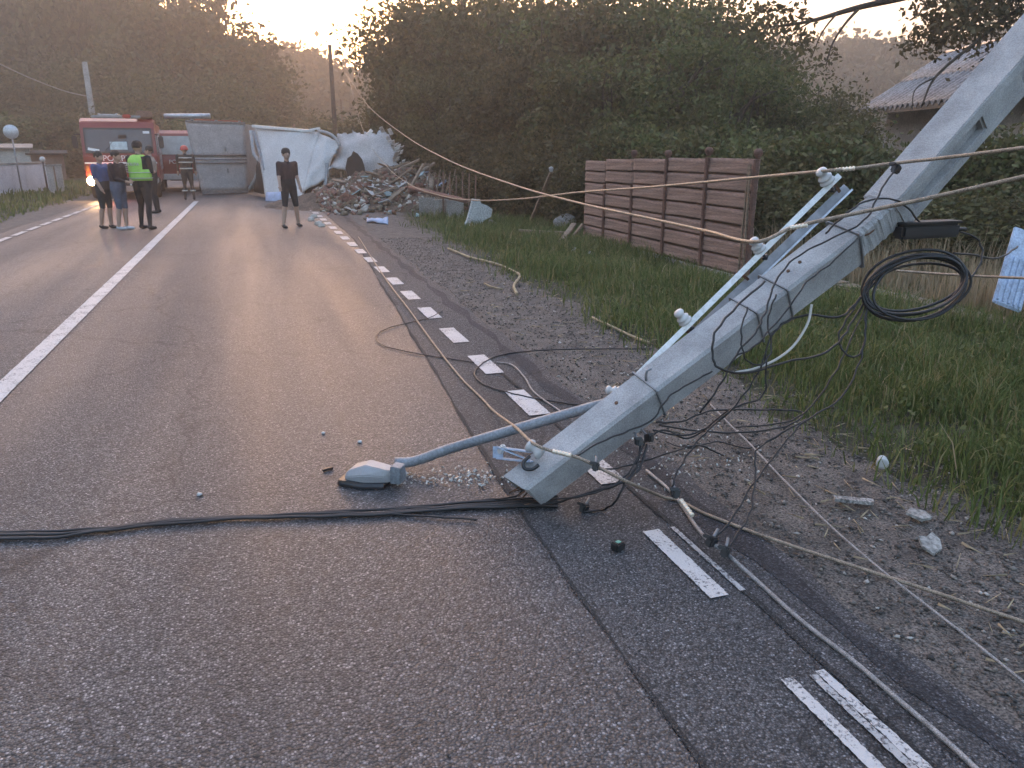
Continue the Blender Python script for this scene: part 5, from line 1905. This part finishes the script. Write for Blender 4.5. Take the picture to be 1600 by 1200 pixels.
# larger pieces one can pick out
pieces = [('broken_plank', M_WOOD, 26, (.85, .10, .04), 'splintered plank sticking out of the debris heap', 'plank'),
          ('sheet_scrap', M_WHITE, 20, (.45, .30, .015), 'bent white sheet scrap in the debris heap', 'sheet scrap'),
          ('teal_scrap', M_TEAL, 5, (.40, .22, .03), 'teal plastic scrap in the debris heap', 'plastic scrap'),
          ('loose_brick', M_BRICK, 16, (.24, .12, .08), 'reddish brick lying in the debris heap', 'brick'),
          ('blue_scrap', M_BLUE, 4, (.42, .26, .06), 'pale blue sheet scrap in the debris heap', 'sheet scrap')]
for nm, mt, n, (l, w, h), lb, ct in pieces:
    proto = None
    for k in range(n):
        if proto is None:
            o = MB().box((0, 0, 0), (l, w, h), None, min(h * .2, .01)).build(nm, mt)
            for v in o.data.vertices:
                v.co.z += 0.06 * l * math.sin(v.co.x * 5) + rs.uniform(-.01, .01)
            proto = o
        else:
            o = proto.copy()
            COL.objects.link(o)
        x, y = rs.uniform(1.9, 6.6), rs.gauss(hy - .8, .8)
        o.location = (x, y, heap_z(x, y) + h + 0.03 + (0.12 if nm == 'broken_plank' else 0))
        o.rotation_euler = (rs.uniform(-.5, .5), rs.uniform(-.5, .5), rs.uniform(0, 6.3))
        sc = rs.uniform(.7, 1.25)
        o.scale = (sc, sc, sc)
        tag(o, lb, ct, ct + ' pieces of the debris heap: ' + nm.replace('_', ' '))
o = panel_sheet('blue_sheet', (G(572, 346, .02), G(606, 349, .02), G(606, 342, .10), G(574, 341, .06)), 8, 4, 0.05, 0.03, M_BLUE, None, 0.02, 12)
tag(o, 'curled pale blue sheet lying on the shoulder in front of the debris', 'sheet')
plank('timber', D(640, 296, 21.5), D(662, 256, 21.8), 0.08, 0.06, M_WOOD, 'long bare timber standing up out of the right end of the debris', 'timber')
plank('timber', D(664, 256, 21.8), D(672, 258, 21.9), 0.07, 0.06, M_WOOD, 'short cross timber on top of the upright timber', 'timber')
plank('timber', D(574, 211, 24.2), D(581, 203, 24.2), 0.10, 0.10, M_WHITEP, 'pale timber stub on top of the torn panel', 'timber')
plank('timber', G(484, 312, .1), D(515, 288, 24.2), 0.10, 0.06, M_WOOD, 'grey timber leaning from the road edge to the torn box', 'timber')
for k, (px, py) in enumerate([(486, 343), (497, 349), (502, 352), (490, 338)]):
    pebble('white_crumb', G(px, py, .03), (.09, .07, .05), M_FOAM, 'lump of white foam on the edge line near the walking person: ' + ['second', 'third', 'nearest', 'farthest'][k], 'foam lump', 90 + k)


# ================================================================== FIRE ENGINES
def text_mesh(name, s, size, mat, parent, locm, depth=0.006):
    cu_ = bpy.data.curves.new(name, 'FONT')
    cu_.body = s
    cu_.size = size
    cu_.extrude = depth
    cu_.align_x = 'CENTER'
    cu_.align_y = 'CENTER'
    t = bpy.data.objects.new(name, cu_)
    me = bpy.data.meshes.new_from_object(t)
    bpy.data.objects.remove(t)
    me.materials.clear()
    me.materials.append(mat)
    o = link(bpy.data.objects.new(name, me), parent)
    o.matrix_local = locm
    return o


def wheel(parent, x, y, r=0.5, w=0.3, sidex=1):
    Mx = Matrix.Translation((x, y, r)) @ Matrix.Rotation(math.pi / 2, 4, 'Y')
    wh = MB().lathe([(r * .55, -w / 2), (r * .92, -w / 2), (r, -w / 2 + .05), (r, w / 2 - .05), (r * .92, w / 2), (r * .55, w / 2)], Mx, 28).build('wheel', M_TYRE, parent)
    MB().lathe([(0.03, -w / 2 + .02), (r * .55, -w / 2 + .02), (r * .56, w / 2 - .02), (r * .3, w / 2 - .06), (0.03, w / 2 - .02)], Mx, 20).build('rim', M_GREYP, wh)
    return wh


FRONT = Matrix.Rotation(math.pi / 2, 4, 'X')


def fire_engine(name, label, locn, rz, lit):
    W, T = 2.24, 2.62
    root = empty(name, locn, rz, label, 'fire engine')
    # front is at y = 0 facing -Y
    prof = [(0.00, 0.50), (-0.04, 0.95), (-0.02, 1.42), (0.05, 1.50), (0.22, 2.30), (0.36, 2.50), (0.7, T), (2.2, T), (2.2, 0.50)]
    mb = MB().prism([(-W / 2, y, z) for y, z in prof], (W, 0, 0))
    mb.build('cab', M_RED, root, 0.03)
    # windscreen
    sl_ = math.atan2(0.17, 0.80)
    wsM = Matrix.Translation((0, 0.105, 1.90)) @ Matrix.Rotation(-sl_, 4, 'X')
    ws = MB()
    ws.box((0, 0, 0), (W - 0.26, 0.03, 0.74), None, 0.01)
    ws_o = ws.build('windscreen', M_GLASS, root)
    ws_o.matrix_local = wsM
    fr = MB()
    for x in (-1, 1):
        fr.box((x * (W / 2 - .12), -.006, 0), (.045, .04, .80), None, .008)
    for z in (-1, 1):
        fr.box((0, -.006, z * .385), (W - .25, .04, .05), None, .008)
    fo = fr.build('windscreen_frame', M_BLACK, root)
    fo.matrix_local = wsM
    # papers behind the glass
    c_ = MB().box((-.02, -.026, -.17), (.52, .012, .26), None, .003).build('windscreen_card', pbr('pale card', (.48, .56, .55), .6), ws_o)
    MB().box((.86, -.024, .27), (.2, .012, .08), None, .002).build('sticker', M_WHITEP, ws_o)
    MB().box((-.78, -.024, -.30), (.34, .012, .08), Euler((0, .2, 0)).to_matrix(), .002).build('sticker', M_WHITEP, ws_o)
    MB().box((.12, -.026, .12), (.26, .012, .12), None, .02).build('mirror', M_DARK, ws_o)
    for x in (-.45, .35):
        MB().bar((x, -.03, -.36), (x + .3, -.03, .02), .018, .012).build('wiper', M_BLACK, ws_o)
    text_mesh('lettering', 'POMPIERI', 0.26, M_WHITEP, root, Matrix.Translation((0, -.034, 1.33)) @ FRONT)
    # grille, bumper, lights
    MB().box((0, -.052, 1.19), (W - .06, .012, .05), None, .003).build('reflective_stripe', M_WHITEP, root)
    gr = MB().box((0, -.04, 1.0), (1.25, .04, .30), None, .015).build('grille', M_BLACKP, root)
    for k in range(4):
        MB().box((0, -.065, .90 + k * .066), (1.15, .02, .02), None, .004).build('grille_bar', M_GREYP, gr)
    bp = MB().box((0, -.06, .58), (W + .04, .22, .28), None, .04).build('bumper', M_BLACKP, root)
    for x in (-.45, .35):
        MB().box((x, -.175, .50), (.35, .02, .08), None, .005).build('number_plate', M_WHITEP, bp)
    for sx in (-1, 1):
        lm = Matrix.Translation((sx * .95, -.19, .62)) @ FRONT
        MB().lathe([(0.05, -.02), (.14, -.02), (.14, .02), (.11, .045), (.03, .05)], lm, 20).build('headlight', M_HEAD if (lit and sx == -1) else M_GLASS2, root)
        MB().box((sx * 1.03, -.045, 1.02), (.1, .05, .2), None, .02).build('indicator', pbr('amber lens', (.3, .10, .03), .3), root)
        bc = Matrix.Translation((sx * .36, -.085, .95)) @ FRONT
        MB().lathe([(0.02, -.02), (.09, -.02), (.09, .01), (.06, .045), (.015, .055)], bc, 16).build('front_beacon', M_BEACON if (lit and sx == -1) else M_REDLENS, root)
        mr = MB().box((sx * (W / 2 + .17), .02, 1.85), (.16, .08, .40), None, .03).build('side_mirror', M_BLACKP, root)
        MB().tube([(sx * W / 2, .14, 2.1), (sx * (W / 2 + .17), .03, 2.08)], .015, 6).build('bracket', M_BLACK, mr)
        MB().box((sx * (W / 2 + .006), 1.0, 1.80), (.02, .9, .62), None, .01).build('side_window', M_GLASS2, root)
        dr = MB().box((sx * (W / 2 + .004), 1.0, 1.05), (.02, 1.0, .80), None, .01).build('door', M_RED, root)
        MB().box((sx * (W / 2 + .022), 1.35, 1.22), (.02, .16, .04), None, .005).build('handle', M_BLACKP, dr)
    MB().box((0, .45, T + .045), (1.5, .18, .09), None, .03).build('light_bar', M_GREYP, root)
    MB().box((.32, .40, T + .06), (.26, .2, .12), None, .03).build('red_lamp', M_REDLENS, root)
    MB().box((.85, .8, T + .13), (.5, .5, .24), None, .04).build('roof_unit', M_BROWN, root)
    mb = MB()
    for k in range(2):
        mb.box((-.6 + k * .55, 3.4, T + .16), (.05, 4.0, .06))
    for k in range(11):
        mb.box((-.325, 1.6 + k * .36, T + .16), (.5, .03, .03))
    mb.build('roof_ladder', M_STEEL, root)
    # body with shutters
    MB().box((0, 4.3, 1.52), (W, 4.0, 2.0), None, .03).build('equipment_body', M_RED, root)
    for sx in (-1, 1):
        for k in range(3):
            st = MB().box((sx * (W / 2 + .006), 3.0 + k * 1.3, 1.55), (.02, 1.1, 1.3), None, .005).build('roller_shutter', M_STEEL, root)
            for j in range(6):
                MB().box((sx * (W / 2 + .018), 3.0 + k * 1.3, 1.05 + j * .2), (.012, 1.06, .02)).build('shutter_slat', M_BAND, st)
    MB().box((0, 3.3, .55), (.9, 5.6, .22), None, .02).build('chassis', M_BLACKP, root)
    for sx in (-1, 1):
        wheel(root, sx * .93, .95)
        wheel(root, sx * .93, 4.9)
    return root


fire_engine('fire_engine', 'red fire engine facing us with one headlight lit behind the standing men', (-4.16, 29.5, 0), R(4), True)

# second, smaller red truck standing side-on between the engine and the wreck
rt2 = empty('rescue_truck', (-2.78, 34.2, 0), R(3), 'red rescue truck parked behind the fire engine, showing half its front', 'rescue truck')
W = 1.9
MB().prism([(-W / 2, y, z) for y, z in [(0, .5), (-.02, 1.2), (.08, 1.32), (.3, 2.2), (.6, 2.34), (2.0, 2.34), (2.0, .5)]], (W, 0, 0)).build('cab', M_RED, rt2, .03)
for sx in (-1, 1):
    MB().box((sx * (W / 2 + .005), .85, 1.72), (.02, .9, .56), None, .01).build('side_window', M_GLASS2, rt2)
    d_ = MB().box((sx * (W / 2 + .005), .95, .98), (.02, 1.1, .78), None, .01).build('door', M_RED, rt2)
    MB().box((sx * (W / 2 + .02), 1.4, 1.2), (.02, .14, .04), None, .004).build('handle', M_BLACKP, d_)
    MB().box((sx * (W / 2 + .016), .3, .98), (.012, .3, .3), None, .004).build('emblem', M_WHITEP, d_)
    MB().box((sx * (W / 2 + .15), .1, 1.7), (.14, .06, .34), None, .02).build('side_mirror', M_BLACKP, rt2)
    MB().lathe([(0.05, -.02), (.12, -.02), (.12, .02), (.03, .04)], Matrix.Translation((sx * .7, -.03, .85)) @ FRONT, 16).build('headlight', M_GLASS2, rt2)
    wheel(rt2, sx * .8, .75, .42, .26)
    wheel(rt2, sx * .8, 3.6, .42, .26)
tm = Matrix.Translation((.12, -.032, 1.14)) @ FRONT
text_mesh('lettering', 'POMPIERI', .22, M_WHITEP, rt2, tm)
ws2 = MB().box((0, 0, 0), (W - .24, .03, .72), None, .01).build('windscreen', M_GLASS2, rt2)
ws2.matrix_local = Matrix.Translation((0, .17, 1.77)) @ Matrix.Rotation(-math.atan2(.22, .88), 4, 'X')
MB().box((0, -.05, .58), (W, .16, .22), None, .03).build('bumper', M_WHITEP, rt2)
MB().box((0, 3.2, 1.4), (W, 2.3, 1.75), None, .03).build('equipment_body', M_RED, rt2)
MB().box((0, 2.2, .52), (.8, 4.0, .2), None, .02).build('chassis', M_BLACKP, rt2)
tag(MB().tube([(-2.75, 30.5, 2.72), (-1.25, 30.3, 2.74)], .085, 12).build('grey_pipe', M_STEEL), 'grey pipe lying across the top corner of the overturned trailer', 'pipe')


# ================================================================== PEOPLE
def person(label, px, py, height, heading, cols, pose=None, hair=M_HAIR, cap=None, bulk=1.0, helmet=None, group=None):
    """one continuous body: tapered limbs fused into a single skin, then dressed by region"""
    base = G(px, py)
    root = empty('person', base, heading, label, 'person', group)
    P = dict(lean=0.0, la=((.19, .02, 1.16), (.20, -.10, .96)), ra=((-.19, .02, 1.16), (-.20, -.10, .96)), lf=(.10, 0.0), rf=(-.10, 0.0), head=0.0)
    P.update(pose or {})
    k = height / 1.75
    ln = P['lean']
    up = lambda x, y, z: Vector((x, y - ln * max(0, z - 0.9), z))
    bones = []          # (a, b, ra, rb, region)
    sh = 0.175 * bulk

    def bone(a, b, ra, rb, reg):
        bones.append((a * k, b * k, ra * k, rb * k, reg))
    pel, wst, chs, nk = up(0, 0, .93), up(0, 0, 1.08), up(0, 0.01, 1.32), up(0, 0, 1.47)
    for sx in (-1, 1):
        bone(pel + Vector((sx * .05, 0, 0)), wst + Vector((sx * .045, 0, 0)), .115 * bulk, .108 * bulk, 'hips')
        bone(wst + Vector((sx * .045, 0, 0)), chs + Vector((sx * .075, 0, 0)), .108 * bulk, .112 * bulk, 'torso')
        bone(chs + Vector((sx * .05, 0, .02)), up(sx * sh * .95, 0, 1.41), .10 * bulk, .062, 'torso')
    bone(chs, nk, .09, .055, 'torso')
    hd_ = up(0, -0.02, 1.62)
    bone(nk - Vector((0, 0, .02)), hd_ - Vector((0, 0, .06)), .052, .055, 'skin')
    bone(hd_ + Vector((0, .012, .03)), hd_ + Vector((0, -.012, -.04)), .092, .072, 'skin')
    bone(hd_ + Vector((0, -.05, -.06)), hd_ + Vector((0, -.035, -.02)), .045, .05, 'skin')
    bone(hd_ + Vector((0, -.085, .0)), hd_ + Vector((0, -.105, -.03)), .012, .018, 'skin')
    for sx in (-1, 1):
        bone(hd_ + Vector((sx * .085, .01, .01)), hd_ + Vector((sx * .088, .012, -.03)), .018, .014, 'skin')
    for sx, key, fk in ((1, 'la', 'lf'), (-1, 'ra', 'rf')):
        s_ = up(sx * sh, 0, 1.41)
        e_, w_ = [Vector(v) for v in P[key]]
        e_, w_ = up(*e_), up(*w_)
        bone(s_, e_, .056 * bulk, .045, 'sleeve')
        bone(e_, w_, .042, .031, 'forearm')
        dr_ = (w_ - e_).normalized()
        pa = w_ + dr_ * .075
        bone(w_, pa, .030, .036, 'skin')
        sd_ = dr_.cross(Vector((0, 0, 1)))
        sd_ = sd_.normalized() if sd_.length > .1 else Vector((0, 1, 0))
        for f_ in range(4):
            o_ = sd_ * ((f_ - 1.5) * .017)
            ll = (.055, .068, .072, .06)[f_]
            m_ = pa + o_ + dr_ * (.02 + ll * .5)
            bone(pa + o_, m_, .011, .010, 'skin')
            bone(m_, m_ + (dr_ + Vector((0, -.35, -.1))).normalized() * ll * .55, .010, .008, 'skin')
        bone(w_ + dr_ * .03, w_ + dr_ * .06 + sd_ * .045, .014, .011, 'skin')
        fx, fy = P[fk]
        hip, kn, an = Vector((sx * .085, 0, .90)), Vector((sx * .09 + (fx - sx * .1) * .5, fy * .5 - .03, .50)), Vector((fx, fy + .02, .085))
        bone(hip, kn, .095 * bulk, .062, 'thigh')
        bone(kn, kn.lerp(an, .35) + Vector((0, .012, 0)), .058, .056, 'shin')
        bone(kn.lerp(an, .35) + Vector((0, .012, 0)), an, .056, .040, 'shin')
        bone(an + Vector((0, .02, -.03)), an + Vector((0, -.02, -.045)), .045, .042, 'shoe')
        bone(an + Vector((0, -.02, -.045)), an + Vector((0, -.15, -.052)), .042, .032, 'shoe')
    mb = MB()
    for a, b, ra, rb, _ in bones:
        d = b - a
        if d.length < 1e-4:
            continue
        z = d.normalized()
        # capsule with rounded ends
        P_, R_ = [], []
        for t in (-1, -.8, -.4):
            P_.append(a + z * ra * t)
            R_.append(ra * math.sqrt(max(0.02, 1 - t * t)))
        P_ += [a, b]
        R_ += [ra, rb]
        for t in (.4, .8, 1):
            P_.append(b + z * rb * t)
            R_.append(rb * math.sqrt(max(0.02, 1 - t * t)))
        mb.tube(P_, R_, 12)
    tmp = mb.build('tmp_body', M_SKIN)
    rm = tmp.modifiers.new('r', 'REMESH')
    rm.mode = 'VOXEL'
    rm.voxel_size = 0.012 * k
    sm = tmp.modifiers.new('s', 'SMOOTH')
    sm.iterations = 3
    sm.factor = .5
    dg = bpy.context.evaluated_depsgraph_get()
    me = bpy.data.meshes.new_from_object(tmp.evaluated_get(dg))
    bpy.data.objects.remove(tmp)
    me.name = 'body'
    regs = ['skin', 'torso', 'sleeve', 'forearm', 'hips', 'thigh', 'shin', 'shoe']
    me.materials.clear()
    for r_ in regs:
        me.materials.append(cols.get(r_, M_SKIN))
    n = len(me.polygons)
    ct = np.zeros(n * 3, dtype=np.float32)
    me.polygons.foreach_get('center', ct)
    ct = ct.reshape(-1, 3)
    best = np.full(n, 1e9)
    idx = np.zeros(n, dtype=np.int32)
    for a, b, ra, rb, reg in bones:
        a_, d_ = np.array(a), np.array(b - a)
        t = np.clip(((ct - a_) @ d_) / max(1e-9, d_ @ d_), 0, 1)
        ds = np.linalg.norm(ct - a_ - t[:, None] * d_, axis=1) - (ra + (rb - ra) * t)
        m_ = ds < best
        best[m_] = ds[m_]
        idx[m_] = regs.index(reg)
    me.polygons.foreach_set('material_index', idx)
    me.polygons.foreach_set('use_smooth', np.ones(n, dtype=bool))
    link(bpy.data.objects.new('body', me), root)
    # hair or headgear
    hc = hd_ * k
    if helmet:
        MB().lathe([(0.135 * k, -.03 * k), (0.128 * k, -.01 * k), (.115 * k, .04 * k), (.085 * k, .10 * k), (.03 * k, .125 * k)], Matrix.Translation(hc + Vector((0, .01, .02)) * k), 18).build('helmet', helmet, root)
    else:
        prof = [(0.090, -.02), (.099, .02), (.094, .07), (.07, .11), (.02, .128)]
        if cap:
            MB().lathe([(r_ * k * 1.02, z_ * k) for r_, z_ in prof], Matrix.Translation(hc + Vector((0, .008, .015)) * k), 16).build('cap', cap, root)
        else:
            MB().lathe([(r_ * k, z_ * k) for r_, z_ in prof], Matrix.Translation(hc + Vector((0, .022, .01)) * k), 16).build('hair', hair, root)
    mb = MB()
    for sx in (-1, 1):
        mb.tube([hc + Vector((sx * .032, -.082, .008)) * k, hc + Vector((sx * .032, -.09, .008)) * k], .009 * k, 8)
    mb.build('eyes', M_BLACK, root)
    return root, k


C_BLUE = pbr('blue shirt', (.07, .10, .21), .85, 0, .2, 8, 0, 80, 0.9, 16)
C_DARK = pbr('dark clothing', (.02, .019, .021), .9, 0, .3, 8, 0, 80, 0.9, 16)
C_MAROON = pbr('dark maroon shirt', (.045, .026, .028), .9, 0, .3, 8, 0, 80, 0.9, 16)
C_JEAN = pbr('denim', (.08, .10, .14), .9, 0, .25, 10, 0, 80, 0.9, 16)
C_SHORT = pbr('brown shorts', (.05, .042, .04), .9, 0, .25, 10, 0, 80, 0.9, 16)
C_BEIGE = pbr('beige shirt', (.30, .25, .21), .9, 0, .2, 8, 0, 80, 0.9, 16)
C_SHOEW = pbr('pale shoes', (.42, .46, .50), .7, 0, .15, 8, 0, 80, 0.9, 16)
C_VEST = pbr('hi-vis vest fabric', (.30, .62, .12), .8, 0, .12, 8, 0, 80, 0.9, 16)
C_REFL = pbr('reflective band', (.55, .56, .50), .5, 0, .15, 8, 0, 80, 0.9, 16)
C_FIRE = pbr('firefighter suit', (.028, .026, .024), .9, 0, .3, 8, 0, 80, 0.9, 16)
HF = R(80)       # facing right along the picture

person('man in blue T-shirt and dark shorts standing at the far left of the group', 170, 357, 1.60, R(62), dict(torso=C_BLUE, sleeve=C_BLUE, hips=C_SHORT, thigh=C_SHORT, shoe=C_DARK),
       dict(la=((.20, -.03, 1.16), (.10, -.22, 1.12)), ra=((-.20, .03, 1.16), (-.18, -.08, .95)), lf=(.07, -.05), rf=(-.07, .10)), bulk=1.2)
person('man in dark maroon top, denim shorts and pale shoes beside the blue-shirted man', 194, 359, 1.62, R(70), dict(torso=C_MAROON, sleeve=C_MAROON, forearm=C_MAROON, hips=C_JEAN, thigh=C_JEAN, shoe=C_SHOEW),
       dict(la=((.20, -.08, 1.15), (.06, -.26, 1.10)), ra=((-.21, -.04, 1.15), (-.10, -.22, 1.08)), lf=(.07, -.06), rf=(-.07, .05), lean=.06), bulk=1.3)
pv, kv = person('officer in green hi-vis vest and black trousers with his back half turned', 231, 358, 1.80, R(148), dict(torso=C_DARK, sleeve=C_DARK, hips=C_DARK, thigh=C_DARK, shin=C_DARK, shoe=C_DARK),
                dict(la=((.23, -.06, 1.16), (.14, -.26, 1.12)), ra=((-.24, -.04, 1.16), (-.12, -.24, 1.14)), lf=(.17, -.06), rf=(-.15, .08)), bulk=1.25, cap=C_DARK)
# vest shell round the torso
mb = MB()
rings = []
for z, rx, ry in ((.98, .235, .180), (1.08, .232, .178), (1.2, .236, .180), (1.32, .242, .178), (1.40, .225, .160), (1.455, .175, .115), (1.485, .105, .09)):
    rings.append([mb.bm.verts.new(Vector((rx * math.cos(t * math.pi / 12), ry * math.sin(t * math.pi / 12), z)) * kv) for t in range(24)])
for a, b in zip(rings, rings[1:]):
    for j in range(24):
        # leave arm holes on both sides
        ang = j * 15 + 7
        zz_ = a[j].co.z / kv
        if 1.18 < zz_ < 1.44 and (ang < 40 or ang > 320 or 140 < ang < 220):
            continue
        f_ = mb.bm.faces.new((a[j], a[(j + 1) % 24], b[(j + 1) % 24], b[j]))
        f_.smooth = True
vest = mb.build('vest', C_VEST, pv)
so = vest.modifiers.new('thickness', 'SOLIDIFY')
so.thickness = .008
for z in (1.03, 1.14):
    mb = MB()
    P_ = [Vector((0.243 * math.cos(t * math.pi / 16), .188 * math.sin(t * math.pi / 16), z)) * kv for t in range(33)]
    mb.tube(P_, .008, 4, False)
    mb.build('reflective_band', C_REFL, vest)
text_mesh('lettering', 'POLITIA', .085, C_REFL, vest, Matrix.Translation(Vector((0, .186, 1.30)) * kv) @ Matrix.Rotation(math.pi, 4, 'Z') @ FRONT, .004)
person('man in beige shirt and dark trousers facing the officer', 246, 333, 1.72, R(-100), dict(torso=C_BEIGE, sleeve=C_BEIGE, hips=C_DARK, thigh=C_DARK, shin=C_DARK, shoe=C_DARK),
       dict(la=((.21, -.10, 1.17), (.12, -.28, 1.10)), ra=((-.21, -.06, 1.17), (-.12, -.26, 1.16))))
ff, kf = person('firefighter in dark banded suit and red helmet with his back to us', 297, 312, 1.74, R(185), dict(torso=C_FIRE, sleeve=C_FIRE, forearm=C_FIRE, hips=C_FIRE, thigh=C_FIRE, shin=C_FIRE, shoe=C_DARK),
                dict(la=((.26, .0, 1.17), (.27, -.06, .95)), ra=((-.26, .0, 1.17), (-.27, -.06, .95)), lf=(.14, 0), rf=(-.14, .02)), bulk=1.28, helmet=M_REDLENS)
for z, rx, ry in ((1.02, .20, .165), (1.22, .215, .165), (1.36, .215, .15)):
    mb = MB()
    P_ = [Vector((rx * math.cos(t * math.pi / 12), ry * math.sin(t * math.pi / 12), z)) * kf for t in range(25)]
    mb.tube(P_, .02, 4, False)
    mb.build('reflective_band', C_REFL, ff)
for sx in (-1, 1):
    mb = MB()
    P_ = [Vector((sx * .125 + .085 * math.cos(t * math.pi / 8), .0 + .085 * math.sin(t * math.pi / 8), .30)) * kf for t in range(17)]
    mb.tube(P_, .02, 4, False)
    mb.build('reflective_band', C_REFL, ff)
person('person in dark top and dark shorts walking alone in the lane before the wreck', 456, 355, 1.66, R(20), dict(torso=C_MAROON, sleeve=C_MAROON, hips=C_DARK, thigh=C_DARK, shoe=C_DARK),
       dict(la=((.22, .02, 1.16), (.24, -.06, .93)), ra=((-.22, -.02, 1.16), (-.25, -.12, .96)), lf=(.20, .05), rf=(-.22, -.10)), bulk=1.1)

# ================================================================== ADDED HAZE IN PLACE OF LENS FLARE
hz_m, nt, out = new_mat('evening haze')
pvn = nt.nodes.new('ShaderNodeVolumePrincipled')
pvn.inputs['Color'].default_value = (0.98, 0.86, 0.74, 1)
pvn.inputs['Density'].default_value = 0.0045
pvn.inputs['Anisotropy'].default_value = 0.6
nt.links.new(pvn.outputs[0], out.inputs['Volume'])
hz = MB().box((0, 100, 31), (820, 1040, 70)).build('flare_haze', hz_m)  # volume added to imitate veiling lens flare, its warm tint included
tag(hz, 'added thin warm haze hanging over the whole road', 'flare_haze', kind='stuff')
